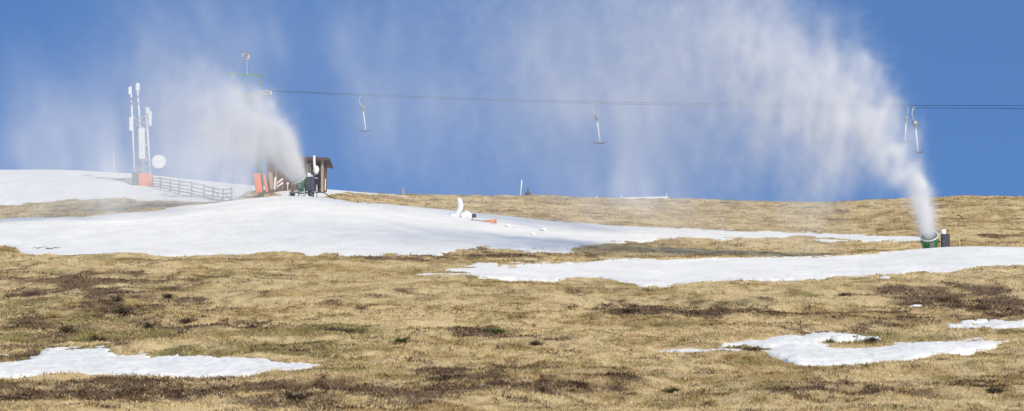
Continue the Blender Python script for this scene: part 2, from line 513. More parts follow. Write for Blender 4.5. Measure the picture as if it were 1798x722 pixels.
def grid_mesh(name, Z, mask_rc=None, mat_=None, tone=None):
    nr, nc = Z.shape
    idx = np.arange(nr * nc).reshape(nr, nc)
    q = np.stack([idx[:-1, :-1], idx[:-1, 1:], idx[1:, 1:], idx[1:, :-1]], axis=-1).reshape(-1, 4)
    if mask_rc is not None:
        mk = mask_rc.reshape(-1)
        q = q[mk[q].any(axis=1)]
    used = np.unique(q)
    remap = np.full(nr * nc, -1, np.int64); remap[used] = np.arange(len(used))
    q = remap[q]
    co = np.stack([WX.reshape(-1)[used], WY.reshape(-1)[used], Z.reshape(-1)[used]], axis=-1).astype(np.float32)
    me = bpy.data.meshes.new(name)
    me.vertices.add(len(co)); me.vertices.foreach_set('co', co.ravel())
    me.loops.add(q.size); me.loops.foreach_set('vertex_index', q.ravel().astype(np.int32))
    me.polygons.add(len(q)); me.polygons.foreach_set('loop_start', np.arange(0, q.size, 4, dtype=np.int32))
    me.polygons.foreach_set('use_smooth', np.ones(len(q), bool))
    me.update(calc_edges=True)
    if tone is not None:
        a = me.color_attributes.new('tone', 'FLOAT_COLOR', 'POINT')
        t = tone.reshape(-1, 3)[used]
        a.data.foreach_set('color', np.concatenate([t, np.ones((len(t), 1))], axis=1).astype(np.float32).ravel())
    me.materials.append(mat_)
    o = bpy.data.objects.new(name, me)
    COL.objects.link(o)
    return o

# ---- vegetation map
def ell(X, Y, cx, cy, rx, ry_, s):
    return s * np.exp(-(((X - cx) / rx) ** 2 + ((Y - cy) / ry_) ** 2))
HEATH = [(120, 497, 260, 26, .21), (60, 560, 150, 30, .12), (260, 530, 120, 36, .10), (430, 570, 90, 8, .12), (330, 578, 60, 8, .22), (850, 578, 75, 9, .30), (930, 590, 60, 6, .15),
         (200, 692, 320, 24, .25), (640, 692, 320, 22, .27), (900, 682, 120, 12, .18), (760, 659, 50, 6, .3), (1230, 542, 170, 13, .31), (1130, 548, 60, 8, .22), (1480, 545, 90, 10, .18),
         (1680, 503, 120, 12, .15), (1730, 528, 130, 24, .30), (1640, 522, 60, 10, .18), (880, 452, 150, 6, .30), (650, 451, 110, 6, .22), (1290, 568, 60, 6, .15), (1760, 680, 60, 10, .1),
         (1478, 372, 30, 4, .35), (1750, 412, 30, 4, .3), (1740, 417, 24, 3, .3), (1480, 388, 50, 3, .2), (1560, 505, 60, 8, .15), (1450, 700, 90, 12, .10), (190, 532, 30, 8, .2), (215, 546, 20, 7, .25),
         (1650, 362, 40, 3, .2), (60, 620, 80, 14, .15), (470, 678, 200, 8, .12), (1200, 445, 80, 6, .1)]
GREEN = [(580, 583, 70, 9, .5), (450, 618, 130, 14, .35), (110, 560, 160, 40, .3), (1505, 598, 60, 8, .6), (260, 600, 220, 26, .25), (860, 588, 40, 6, .3), (700, 600, 40, 6, .3), (560, 655, 400, 26, .12), (1320, 612, 60, 5, .4),
         (1300, 545, 120, 20, .15), (60, 640, 120, 20, .3), (300, 480, 300, 16, .1)]
def veg(wx, wy, px, py):
    """weights of brown heather and of green moss, and the tone of the straw"""
    h = sum(ell(px, py, *e) for e in HEATH)
    g = sum(ell(px, py, *e) for e in GREEN)
    n1 = fbm2(wx / 1.5 + 7, wy / 2.0, 71, 4, 0.55)
    n2 = fbm2(wx / 7.0 + 17, wy / 6.0, 77, 2)
    n0 = fbm2(wx / 0.5 + 3, wy / 0.9, 101, 3, 0.6)
    hh = sstep(0.57, 0.80, n1 * 0.62 + n2 * 0.14 + n0 * 0.26 + h)
    n3 = fbm2(wx / 1.8 + 31, wy / 1.8, 83, 3)
    gg = sstep(0.52, 0.85, n3 + g - 0.05)
    st = 0.05 + 0.66 * fbm2(wx / 2.5 + 3, wy / 2.5, 91, 5, 0.6) + 0.34 * fbm2(wx / 0.5 + 3, wy / 1.0, 191, 3, 0.6)
    return hh, gg * (1 - hh * 0.6), st
STRAW_A = np.array([0.71, 0.555, 0.305]); STRAW_B = np.array([0.37, 0.26, 0.112])
BROWN = np.array([0.150, 0.100, 0.066]); OLIVE = np.array([0.17, 0.155, 0.05]); SOIL = np.array([0.20, 0.13, 0.065])
hh, gg, st = veg(WX, WY, XX, YY)
k = sstep(0.30, 0.66, st)[..., None]
tone = STRAW_B * (1 - k) + STRAW_A * k * 0.9
tone = tone * (1 - gg[..., None] * 0.7) + OLIVE * gg[..., None] * 0.7
tone = tone * (1 - hh[..., None] * 0.9) + BROWN * hh[..., None] * 0.9
tone = tone * (1 - 0.25 * sstep(0.56, 0.74, fbm2(WX / 0.42 + 5, WY / 0.6, 211, 3, 0.6)))[..., None]
tone = tone * (0.80 + 0.35 * fbm2(WX / 0.25, WY / 0.35, 97, 2))[..., None]
ground = grid_mesh('ground', GROUND, None, M['ground'], tone)
tag(ground, 'dry straw coloured alpine slope rising to the ridge', None, None, 'structure')

lump = (fbm2(WX / 0.6, WY / 0.7, 61, 4, 0.6) - 0.5)
lump2 = (fbm2(WX / 3.5, WY / 3.0, 67, 2) - 0.5)
ids = {'snow_field': 0}
labels = {1: 'broad snow mound across the slope with its crest below the left snow gun', 2: 'snow cover on the upper left ridge round the mast and the hut',
          3: 'long snow drift below the right snow gun', 4: 'ragged snow patch low on the left', 5: 'ragged snow patch low on the right with a grassy gap',
          6: 'narrow snow strip at the right edge', 7: 'small leftover crumbs of snow in the grass'}
for i, (nm, s, mx, kk) in enumerate(patches):
    lows = nm != 'snow_field'
    amp = 0.15 if lows else 0.04
    Zs = BASE + thick(s, mx, kk) + lump * amp + lump2 * (0.05 if lows else 0.04) * np.clip(s / 6, 0, 1) + np.where(s > 0, 0.004 * i, 0)
    if not lows:
        Zs = Zs - 0.02
    o = grid_mesh(nm, Zs, (s > -4.0) & fine, M['snow'])
    tag(o, labels[i + 1], None, None, 'structure')

# ---- look-ups for placing things on the terrain
gx, gD = FX, Dg
c0 = 9
def surf(x, D):
    i = np.clip(np.searchsorted(FX, x) - 1, 0, len(FX) - 2); j = np.clip(np.searchsorted(Dg, D) - 1, 0, len(Dg) - 2)
    t = (x - FX[i]) / 2.0; u = (D - Dg[j]) / (Dg[j + 1] - Dg[j])
    Zr = SURF
    a = Zr[j, c0 + i] * (1 - t) + Zr[j, c0 + i + 1] * t
    b = Zr[j + 1, c0 + i] * (1 - t) + Zr[j + 1, c0 + i + 1] * t
    return a * (1 - u) + b * u
def foot(x, D, sink=0.03):
    """point on the terrain in photo column x at distance D"""
    yy = float(tabY(np.array([float(x)]), np.array([float(D)]))[0, 0])
    p = at(x, yy, D)
    p.z = float(surf(x, D)) - sink
    return p
def dist_for(x, y, d0, d1):
    """distance between d0 and d1 at which the terrain shows in photo row y"""
    ds = np.arange(d0, d1, 0.1)
    yy = np.array([proj(0, d, float(surf(x, d)))[1] for d in ds])
    return float(ds[np.argmin(np.abs(yy - y))])

# ------------------------------------------------------------------ grass: blades too many to count
def grass(N):
    D = np.concatenate([rng.uniform(54, 100, int(N * 0.58)), rng.uniform(100, 206, N - int(N * 0.58))])
    w = D[:int(N * 0.58)]
    x = rng.uniform(-60, 1860, N)
    # nearest grid cell
    i = np.clip(((x - FX[0]) / 2.0).astype(int), 0, len(FX) - 2)
    j = np.clip(np.searchsorted(Dg, D) - 1, 0, len(Dg) - 2)
    tx = (x - FX[i]) / 2.0; ty = (D - Dg[j]) / (Dg[j + 1] - Dg[j])
    def samp(A):
        ii = i + c0
        return (A[j, ii] * (1 - tx) + A[j, ii + 1] * tx) * (1 - ty) + (A[j + 1, ii] * (1 - tx) + A[j + 1, ii + 1] * tx) * ty
    Sx = samp(SNOWS)
    wx, wy, wz, py = samp(WX), samp(WY), samp(GROUND), samp(YY)
    hh, gg, st = veg(wx, wy, x, py)
    keep = (Sx < 0.3) | ((Sx < 3.0) & (rng.random(N) < 0.22)) | ((Sx < 7.0) & (rng.random(N) < 0.012))
    thin = fbm2(wx / 0.6, wy / 0.6, 131, 3)
    keep &= (rng.random(N) < 0.35 + 0.9 * sstep(0.35, 0.6, thin))
    wx, wy, wz, hh, gg, st, D, thin = [a[keep] for a in (wx, wy, wz, hh, gg, st, D, thin)]
    n = len(wx)
    fleck = sstep(0.56, 0.74, fbm2(wx / 0.42 + 5, wy / 0.6, 211, 3, 0.6))
    isb = rng.random(n) < np.maximum(hh * 0.93, fleck * 0.14)
    isg = (~isb) & (rng.random(n) < gg * 0.75)
    L = rng.uniform(0.05, 0.15, n) * (0.55 + 0.9 * thin)
    L = np.where(isb, rng.uniform(0.06, 0.17, n), L)
    L = np.where(isg, L * 0.7, L)
    wd = rng.uniform(0.010, 0.024, n) * np.clip(D / 70, 1, 2.6) * np.where(isb, 1.5, 1.0)
    ph = rng.uniform(0, 2 * np.pi, n)
    # matted tufts lean together: direction from a slow field
    la = fbm2(wx / 1.6, wy / 1.6, 137, 2) * 8 * np.pi
    lean = rng.uniform(0.75, 1.5, n)
    dx = np.cos(la) * 0.8 + rng.normal(0, .5, n); dy = np.sin(la) * 0.8 + rng.normal(0, .5, n)
    nn = np.sqrt(dx * dx + dy * dy) + 1e-6; dx /= nn; dy /= nn
    hz = L * np.cos(lean); rr = L * np.sin(lean)
    base = np.stack([wx, wy, wz - 0.02], -1)
    side = np.stack([np.cos(ph), np.sin(ph), np.zeros(n)], -1) * (wd / 2)[:, None]
    mid = base + np.stack([dx * rr * 0.35, dy * rr * 0.35, hz * 0.65 + 0.02], -1)
    tip = base + np.stack([dx * rr, dy * rr, hz + 0.02], -1)
    vs = np.empty((n, 5, 3), np.float32)
    vs[:, 0] = base - side; vs[:, 1] = base + side
    vs[:, 2] = mid + side * 0.8; vs[:, 3] = mid - side * 0.8; vs[:, 4] = tip
    kk = np.clip(sstep(0.30, 0.66, st) + rng.normal(0, .16, n), -0.15, 1.2)[:, None]
    col = STRAW_B * (1 - kk) + STRAW_A * kk
    col = np.where(isb[:, None], BROWN * rng.uniform(0.7, 1.5, n)[:, None], col)
    col = np.where(isg[:, None], OLIVE * rng.uniform(0.7, 1.7, n)[:, None], col)
    col = np.clip(col * rng.uniform(0.85, 1.12, n)[:, None], 0.005, 0.9)
    me = bpy.data.meshes.new('grass')
    me.vertices.add(n * 5); me.vertices.foreach_set('co', vs.ravel())
    b = np.arange(n, dtype=np.int32)[:, None] * 5
    lo = (b + np.array([0, 1, 2, 3, 3, 2, 4], np.int32)).ravel()
    me.loops.add(len(lo)); me.loops.foreach_set('vertex_index', lo)
    me.polygons.add(n * 2)
    ls = (np.arange(n, dtype=np.int32)[:, None] * 7 + np.array([0, 4], np.int32)).ravel()
    me.polygons.foreach_set('loop_start', ls)
    me.update(calc_edges=False)
    a = me.color_attributes.new('tone', 'FLOAT_COLOR', 'POINT')
    cc = np.repeat(np.concatenate([col, np.ones((n, 1))], 1)[:, None, :], 5, axis=1)
    a.data.foreach_set('color', cc.astype(np.float32).ravel())
    me.materials.append(M['blade'])
    o = bpy.data.objects.new('grass', me)
    COL.objects.link(o)
    tag(o, 'matted dry straw grass with brown heather covering the slope', 'grass', None, 'stuff')
grass(900000)

# ------------------------------------------------------------------ snow guns
def RM(x_axis, y_axis):
    x = Vector(x_axis).normalized(); z = x.cross(Vector(y_axis)).normalized(); y = z.cross(x)
    return Matrix((x, y, z)).transposed()

GUN_AX = Vector((-0.20, -0.60, 0.77)).normalized()
def make_gun(loc, label):
    root = empty('snow_gun', loc, label, 'snow gun', 'snow guns')
    o = Vector(loc)
    c = o + Vector((0.0, -0.05, 1.16))              # middle of the mouth of the drum
    A = GUN_AX
    m = MB(); m.lathe([(0.475, 0.0), (0.44, -0.10), (0.425, -0.30), (0.40, -0.62), (0.34, -0.80), (0.31, -0.80), (0.36, -0.62), (0.385, -0.30), (0.40, -0.10), (0.425, -0.02), (0.475, 0.0)], c, A, 40)
    drum = m.build('drum', M['gungreen'], root)
    m = MB(); m.lathe([(0.482, -0.055), (0.50, -0.02), (0.492, 0.025), (0.455, 0.035), (0.425, 0.0), (0.418, -0.06), (0.44, -0.075), (0.482, -0.055)], c, A, 48)
    m.build('mouth_ring', M['rim'], drum)
    m = MB()
    u = A.cross(Vector((1, 0, 0))).normalized(); w = A.cross(u)
    for k in range(24):                              # ring of water nozzles
        t = 2 * math.pi * k / 24
        p = c + A * -0.10 + (u * math.cos(t) + w * math.sin(t)) * 0.37
        m.tube([p, p + A * 0.05 - (u * math.cos(t) + w * math.sin(t)) * 0.02], 0.012, 6)
    m.lathe([(0.372, -0.10), (0.395, -0.10), (0.395, -0.15), (0.372, -0.15), (0.372, -0.10)], c, A, 40)
    m.build('nozzle_ring', M['grey'], drum)
    m = MB()
    m.lathe([(0.0, -0.30), (0.07, -0.32), (0.11, -0.42), (0.11, -0.62), (0.0, -0.64)], c, A, 16)
    for k in range(7):
        t = 2 * math.pi * k / 7
        d = (u * math.cos(t) + w * math.sin(t)); e = (u * -math.sin(t) + w * math.cos(t))
        m.quadbox(c + A * -0.42 + d * 0.10, c + A * -0.46 + d * 0.35, 0.13, 0.015, e + A * 0.7)
    m.build('fan', M['dark'], drum)
    m = MB()                                         # grille behind the fan
    for r_ in (0.10, 0.19, 0.28):
        m.tube([c + A * -0.82 + (u * math.cos(t) + w * math.sin(t)) * r_ for t in [2 * math.pi * q / 20 for q in range(21)]], 0.008, 5, False)
    for k in range(8):
        t = math.pi * k / 8
        d = (u * math.cos(t) + w * math.sin(t)) * 0.32
        m.tube([c + A * -0.82 - d, c + A * -0.82 + d], 0.008, 5)
    m.build('grille', M['grey'], drum)
    # grey service panel on the underside of the shell
    m = MB()
    fr = (Vector((0, -1, 0)) - A * Vector((0, -1, 0)).dot(A)).normalized()
    sd_ = A.cross(fr)
    pc = c + A * -0.33 + fr * 0.425
    R = Matrix((sd_, A, fr)).transposed()
    m.box(pc, 0.26, 0.34, 0.03, R, 0.01)
    m.build('service_panel', M['grey'], drum)
    # fork and turntable
    m = MB()
    mid = c + A * -0.36
    for s in (-1, 1):
        p1 = mid + Vector((s * 0.47, 0, 0)); p0 = o + Vector((s * 0.34, 0.14, 0.50))
        m.quadbox(p0, p1, 0.11, 0.04, (0, 1, 0))
        m.tube([p1 - Vector((s * 0.03, 0, 0)), p1 + Vector((s * 0.05, 0, 0))], 0.06, 12)
    m.quadbox(o + Vector((-0.36, 0.14, 0.50)), o + Vector((0.36, 0.14, 0.50)), 0.10, 0.08)
    m.build('fork', M['grey'], root)
    m = MB(); m.tube([o + Vector((0, 0.14, 0.30)), o + Vector((0, 0.14, 0.47))], [0.15, 0.11], 16)
    m.build('turntable', M['dark'], root)
    m = MB()
    for a_, b_ in (((-0.55, -0.35), (0.55, -0.35)), ((-0.55, 0.75), (0.55, 0.75)), ((-0.5, -0.35), (-0.2, 0.75)), ((0.5, -0.35), (0.2, 0.75))):
        m.quadbox(o + Vector((a_[0], a_[1], 0.28)), o + Vector((b_[0], b_[1], 0.28)), 0.07, 0.07)
    m.build('chassis', M['grey'], root)
    for sx, sy in ((-0.55, -0.35), (0.55, -0.35), (-0.5, 0.75), (0.5, 0.75)):
        m = MB(); m.tube([o + Vector((sx, sy, 0.50)), o + Vector((sx * 1.06, sy, -0.02))], 0.035, 10)
        lg = m.build('leg', M['galv'], root)
        m = MB(); m.tube([o + Vector((sx * 1.06, sy, 0.035)), o + Vector((sx * 1.06, sy, -0.01))], [0.05, 0.10], 12)
        m.build('foot_plate', M['grey'], lg)
    for sx in (-0.68, 0.68):
        m = MB()
        wc = o + Vector((sx, 0.22, 0.22))
        m.lathe([(0.12, -0.07), (0.20, -0.075), (0.225, -0.04), (0.225, 0.04), (0.20, 0.075), (0.12, 0.07)], wc, (1, 0, 0), 24)
        wh = m.build('wheel', M['rubber'], root)
        m = MB(); m.lathe([(0.0, -0.05), (0.12, -0.06), (0.12, 0.06), (0.0, 0.05)], wc, (1, 0, 0), 16)
        m.build('rim', M['grey'], wh)
    # control cabinet with dome and wind gauge
    kb = o + Vector((0.86, -0.05, 0.80))
    m = MB(); m.box(kb, 0.44, 0.32, 0.92, None, 0.03)
    cb = m.build('control_cabinet', M['cabinet'], root)
    m = MB(); m.box(kb + Vector((0, -0.168, 0.05)), 0.34, 0.012, 0.68, None, 0.004)
    dr = m.build('cabinet_door', M['cabinet'], cb)
    m = MB(); m.tube([kb + Vector((-0.12, -0.185, -0.05)), kb + Vector((-0.12, -0.185, 0.08))], 0.012, 6)
    m.build('handle', M['grey'], cb)
    m = MB(); m.lathe([(0.135, 0), (0.14, 0.02), (0.14, 0.20), (0.125, 0.24), (0.06, 0.262), (0, 0.265)], kb + Vector((-0.10, 0, 0.46)), (0, 0, 1), 20)
    m.build('beacon_dome', M['white'], cb)
    m = MB()
    q = kb + Vector((0.13, -0.02, 0.46))
    m.tube([q, q + Vector((0, 0, 0.20))], 0.014, 6)
    for k in range(3):
        t = 2 * math.pi * k / 3 + 0.4
        e = q + Vector((math.cos(t) * 0.09, math.sin(t) * 0.09, 0.20))
        m.tube([q + Vector((0, 0, 0.20)), e], 0.006, 5)
        m.blob(e, 0.035, 0.035, 0.03, k, 0.0, 8, 6)
    m.build('wind_gauge', M['dark'], cb)
    m = MB(); m.tube([o + Vector((0.62, 0.1, 0.42)), o + Vector((0.30, 0.1, 0.33))], 0.04, 8)
    m.build('cable_duct', M['rubber'], root)
    return root

def copy_tree(o, parent=None):
    c = o.copy()
    COL.objects.link(c)
    if parent is not None:
        c.parent = parent
    for ch in list(o.children):
        copy_tree(ch, c)
    return c

gl = Vector(foot(526, 159.2, 0.02)); gl.z = at(526, 345, 159.2).z
gunL = make_gun(tuple(gl), 'snow gun on the crest of the snow mound in front of the wooden hut')
gunR = copy_tree(gunL)
gunL.rotation_euler = (0, 0, math.radians(-26))
gr_ = at(1632, 452.5, 128.6)
gunR.location = gr_
gunR['label'] = 'green snow gun with pale ring half hidden behind the snow drift on the right'
gunR['org'] = [float(v) for v in gr_]
NOZ_L = gl + Matrix.Rotation(math.radians(-26), 3, 'Z') @ (Vector((0, -0.05, 1.16)) + GUN_AX * 0.02)
NOZ_R = gr_ + Vector((0, -0.05, 1.16)) + GUN_AX * 0.02

# ------------------------------------------------------------------ hoses beside the left gun
def line_on_ground(pts, r, name, m_, label, cat, lift_=0.03, org=None):
    P = []
    for x, y, D in pts:
        P.append(at(x, y, D))
    # smooth
    Q = []
    for i in range(len(P) - 1):
        p0 = P[max(0, i - 1)]; p1 = P[i]; p2 = P[i + 1]; p3 = P[min(len(P) - 1, i + 2)]
        for k in range(6):
            t = k / 6
            Q.append(0.5 * ((2 * p1) + (p2 - p0) * t + (2 * p0 - 5 * p1 + 4 * p2 - p3) * t * t + (3 * p1 - p0 - 3 * p2 + p3) * t ** 3))
    Q.append(P[-1])
    mb = MB(); mb.tube(Q, r, 8)
    return mb.build(name, m_, None, label, cat)
line_on_ground([(534, 338, 159), (548, 339, 159.3), (560, 338, 159.6), (568, 338.5, 160), (576, 343, 160.4), (583, 347, 160.4), (592, 350, 160.4)], 0.035, 'water_hose', M['rubber'], 'black hose arching from the left snow gun down to the snow', 'hose')
line_on_ground([(582, 346, 161.5), (592, 350, 160.6), (601, 354.5, 159.6), (607, 355, 159.3)], 0.05, 'water_hose', M['stake'], 'pale yellow hose end lying in the snow right of the left snow gun', 'hose')
line_on_ground([(232, 317, 187), (215, 315, 188), (195, 313, 189), (175, 312, 189.5), (171, 314.5, 188.6), (180, 317.5, 187.6), (198, 317, 188), (215, 313.5, 189.2), (228, 313, 189.4), (234, 316, 188.4)], 0.035, 'cable_loop', M['rubber'], 'dark cable lying in a flat loop on the snow left of the mast', 'cable')

# snow-crusted hydrant between gun and hut
hx = foot(550, 163.5)
rt = empty('hydrant', hx, 'white snow-crusted hydrant pipe with a round lump in front of the hut', 'hydrant')
s25 = 163.5 / F
base = Vector(hx)
H = at(550, 343, 163.5)
def hp(x, y, dy=0.0): return at(x, y, 163.5 + dy)
m = MB(); m.tube([hp(552, 300), hp(551.8, 288), hp(551.5, 275)], [0.085, 0.085, 0.075], 12); m.blob(hp(551.5, 274.5), 0.085, 0.085, 0.06, 3, 0.1)
m.build('riser', M['ice'], rt)
m = MB(); m.blob(hp(555, 298.5), 0.20, 0.19, 0.30, 5, 0.12); m.build('snow_lump', M['ice'], rt)
m = MB(); m.tube([base, hp(551, 300)], 0.05, 10); m.build('standpipe', M['dark'], rt)
m = MB(); m.tube([hp(543, 311.5), hp(549, 308.5)], [0.10, 0.075], 12); m.tube([hp(549, 308.5), hp(553, 306)], 0.03, 8); m.build('lamp_head', M['white'], rt)
m = MB(); m.quadbox(hp(546, 311), hp(558.5, 313.5), 0.05, 0.16); m.build('bracket', M['galv'], rt)
m = MB()
for k in range(9):
    a = hp(544.5 + (k * 37 % 8) * 0.8, 290 + k * 2.2, -0.1); b = hp(545 + (k * 53 % 9) * 0.8, 292 + k * 2.2, 0.1)
    m.tube([a, (a + b) / 2 + Vector((0.05, 0, 0.05)), b], 0.025, 6)
m.build('fittings', M['dark'], rt)
mk = MB(); q = foot(556.5, 160.8); mk.tube([q, at(556, 324.5, 160.8)], 0.045, 10)
mk.build('short_post', M['galv'], None, 'short grey steel post beside the left snow gun', 'post')

# ------------------------------------------------------------------ hut
DH = 172.0
hutp = foot(520, DH, 0.05)
hut = empty('wooden_hut', hutp, 'open-fronted brown wooden hut with thin rusty roof behind the left snow gun', 'hut')
def hpx(x, y, dy=0.0): return at(x, y, DH + dy)
mpp = DH / F
def gz(x, D): return foot(x, D, 0.12)
def board_wall(a, b, z0, z1, name, mt, parent, bw=0.16):
    """upright boards from a to b (ground points), each with its own small offset"""
    a = Vector(a); b = Vector(b); L = (b - a).length; n = max(1, int(L / bw)); d = (b - a).normalized()
    nn = Vector((-d.y, d.x, 0)).normalized()
    R = Matrix((d, nn, Vector((0, 0, 1)))).transposed()
    r = random.Random(len(name) * 7 + n)
    m = MB()
    for k in range(n):
        c = a + d * (L * (k + 0.5) / n) + nn * r.uniform(-0.008, 0.008)
        t1 = z1 + r.uniform(-0.03, 0.03); c.z = (z0 + t1) / 2
        m.box(c, L / n - 0.012, 0.03, t1 - z0, R)
    return m.build(name, mt, parent)
xl, xr = 468, 568
zr0 = hpx(568, 277.5).z; zl0 = hpx(468, 274).z
zg = hpx(520, 338).z
FL, FR = hpx(xl, 330), hpx(xr, 330)
BLk, BRk = hpx(xl, 330, 3.0), hpx(xr, 330, 3.0); BLk.x = FL.x; BRk.x = FR.x
board_wall(BLk, BRk, zg, zr0 - 0.12, 'back_wall', M['inner'], hut)
board_wall(FL, BLk, zg, zr0 - 0.05, 'side_wall', M['hutwood'], hut)
board_wall(FR + Vector((0, .2, 0)), BRk, zg, zr0 - 0.12, 'side_wall', M['hutwood'], hut)
board_wall(hpx(470, 330, 0.05), hpx(512, 330, 0.05), zg, hpx(500, 283).z, 'front_wall', M['hutwood'], hut)
board_wall(hpx(512, 330, 0.05), hpx(538, 330, 0.05), zg, hpx(500, 303).z, 'counter_wall', M['hutwood'], hut)
for px_, w_ in ((566, 0.17), (539, 0.12), (470, 0.15), (512, 0.12)):
    m = MB(); t = hpx(px_, 277); c = hpx(px_, 300, -0.06); z1 = zr0 - 0.02
    m.box(Vector((c.x, c.y, (zg + z1) / 2)), w_, w_, z1 - zg)
    m.build('post', M['palewood'] if px_ == 566 else M['hutwood'], hut)  # right post in the pale wood: its sunlit brightness is put into the colour
m = MB(); m.quadbox(hpx(467, 279.5, -0.02), hpx(570, 281.5, -0.02), 0.16, 0.12); m.build('lintel', M['hutwood'], hut)
# board panels at the opening
m = MB()
for k in range(3):
    a = hpx(539.8 + k * 2.6, 310, -0.16); b = hpx(539.8 + k * 2.6, 287, -0.16)
    m.quadbox(a, b, 0.09, 0.03, (0, 1, 0))
m.build('shutter', M['palewood'], hut)
# corrugated roof, slightly falling to the right, snow free
m = MB()
A0 = hpx(463, 272.5, -0.55); B0 = hpx(578.5, 277.0, -0.55); A1 = A0 + Vector((0, 4.1, -0.28)); B1 = B0 + Vector((0, 4.1, -0.28))
n = 150; vs = []; fs = []
for i in range(n + 1):
    t = i / n
    dz = 0.025 * math.sin(t * 2 * math.pi * 30)
    a = A0.lerp(B0, t); b = A1.lerp(B1, t)
    vs += [a + Vector((0, 0, dz)), b + Vector((0, 0, dz)), a + Vector((0, 0, dz - 0.02)), b + Vector((0, 0, dz - 0.02))]
for i in range(n):
    q = i * 4
    fs += [(q, q + 4, q + 5, q + 1), (q + 2, q + 3, q + 7, q + 6), (q, q + 2, q + 6, q + 4), (q + 1, q + 5, q + 7, q + 3)]
fs += [(0, 1, 3, 2), (n * 4, n * 4 + 2, n * 4 + 3, n * 4 + 1)]
m.add(vs, fs)
rf = m.build('roof', M['roof'], hut)
m = MB(); m.quadbox(A0 + Vector((0, 0.05, -0.10)), B0 + Vector((0, 0.05, -0.10)), 0.12, 0.04); m.build('fascia', M['roof'], rf)
for k in range(6):
    t = 0.04 + 0.92 * k / 5
    m = MB(); a = A0.lerp(B0, t) + Vector((0, 0.1, -0.09)); m.quadbox(a, a + Vector((0, 3.9, -0.27)), 0.10, 0.06)
    m.build('rafter', M['hutwood'], rf)
# leaning boards, sign, small white pole at the hut
def lean_board(xa, ya, xb, yb, D, w, mt, name, label, cat, t=0.03, dd=0.15):
    m = MB(); m.quadbox(at(xa, ya, D), at(xb, yb, D + dd), w, t, (0, 1, 0)); return m.build(name, mt, None, label, cat)
def plank(name, xa, ya, xb, yb, D, w, mt, label, cat, t=0.03, dd=0.2, parent=None):
    a = at(xa, ya, D); b = at(xb, yb, D + dd)
    d = (b - a); L = d.length; d.normalize(); n_ = Vector((0, -1, 0)); n_ = (n_ - d * n_.dot(d)).normalized(); s_ = d.cross(n_)
    R = Matrix((s_, d, n_)).transposed()
    m = MB(); m.box((a + b) / 2, w, L, t, R, min(t, w) * 0.2)
    return m.build(name, mt, parent, label, cat)
plank('plank', 478, 333, 474.5, 303, 170.6, 0.26, M['palewood'], 'broad pale board leaning on the left front of the hut', 'board')
plank('plank', 482, 333, 483.5, 311, 170.4, 0.11, M['white'], 'narrow white board leaning beside the striped sign', 'board')
plank('plank', 486, 332, 484.5, 297, 170.9, 0.07, M['palewood'], 'thin tall batten standing between the hut front and the sign', 'board')
plank('marker_pole', 571, 334, 571.5, 314, 171.0, 0.06, M['white'], 'short white pole at the right corner of the hut', 'pole')
sg = foot(492, 169.2)
sgn = empty('notice_sign', sg, 'tilted white sign with red band on the snow in front of the hut', 'sign')
sgn['org'] = [float(v) for v in sg]
def sq(pts, D, t, name, mt, parent):
    vs = [at(x, y, D) for x, y in pts] + [at(x, y, D) + Vector((0, t, 0)) for x, y in pts]
    n = len(pts)
    fs = [tuple(range(n))[::-1], tuple(range(n, 2 * n))] + [(i, (i + 1) % n, n + (i + 1) % n, n + i) for i in range(n)]
    return MB().add(vs, fs).build(name, mt, parent)
sb = sq([(486.5, 329.5), (486.5, 320), (496.5, 312), (497, 322.5)], 169.2, 0.03, 'board', M['white'], sgn)
sq([(486.8, 327), (486.8, 322.8), (496.7, 315), (496.8, 319.0)], 169.195, 0.02, 'red_band', M['red'], sb)
m = MB(); m.tube([at(487, 331, 169.3), at(487, 320, 169.26)], 0.03, 8); m.tube([at(496.5, 333, 169.3), at(496.5, 313, 169.26)], 0.03, 8); m.build('stand', M['galv'], sgn)
mb = MB(); mb.blob(at(505, 322.5, 170.5), 0.10, 0.09, 0.09, 4, 0.05); mb.tube([at(505, 334, 170.5), at(505, 324, 170.5)], 0.025, 8)
mb.build('reflector_post', M['white'], None, 'small post with a round white top at the hut opening', 'post')

# ------------------------------------------------------------------ lift pylon
DP = 169.0
pp = foot(459, DP, 0.1)
py_ = empty('lift_pylon', pp, 'green steel lift pylon half veiled by the plume, orange pads at its foot', 'lift pylon')
py_['org'] = [float(v) for v in pp]
def q(x, y, dy=0.0): return at(x, y, DP + dy)
m = MB(); m.tube([Vector(pp), q(455, 290), q(447, 230), q(441, 166)], [0.20, 0.18, 0.15, 0.12], 14)
m.build('column', M['green'], py_)
m = MB()
for k in range(22):
    y = 312 - k * 6.6; x = 441 + (y - 166) / (335 - 166) * 18
    m.tube([q(x + 3.4, y, -0.3), q(x + 8, y, -0.3)], 0.014, 5)
m.tube([q(463, 314, -0.3), q(448.5, 170, -0.3)], 0.02, 6); m.tube([q(468, 314, -0.3), q(453, 170, -0.3)], 0.02, 6)
m.build('ladder', M['galv'], py_)
m = MB()
m.quadbox(q(403, 163.5), q(471, 164.5), 0.16, 0.20); m.quadbox(q(408, 170), q(441, 178), 0.07, 0.07); m.quadbox(q(474, 168), q(441, 178), 0.07, 0.07)
arm = m.build('crossarm', M['green'], py_)
m = MB()
m.quadbox(q(402, 129.3), q(463, 133.2), 0.10, 0.10); m.quadbox(q(458, 133), q(455.5, 163), 0.10, 0.10); m.quadbox(q(407, 130), q(410, 163), 0.08, 0.08)
m.tube([q(450, 137), q(422, 152)], 0.02, 6); m.tube([q(422, 152), q(411, 160)], 0.02, 6); m.tube([q(402, 129.3), q(396, 128)], 0.03, 6)
m.build('top_frame', M['green'], py_)
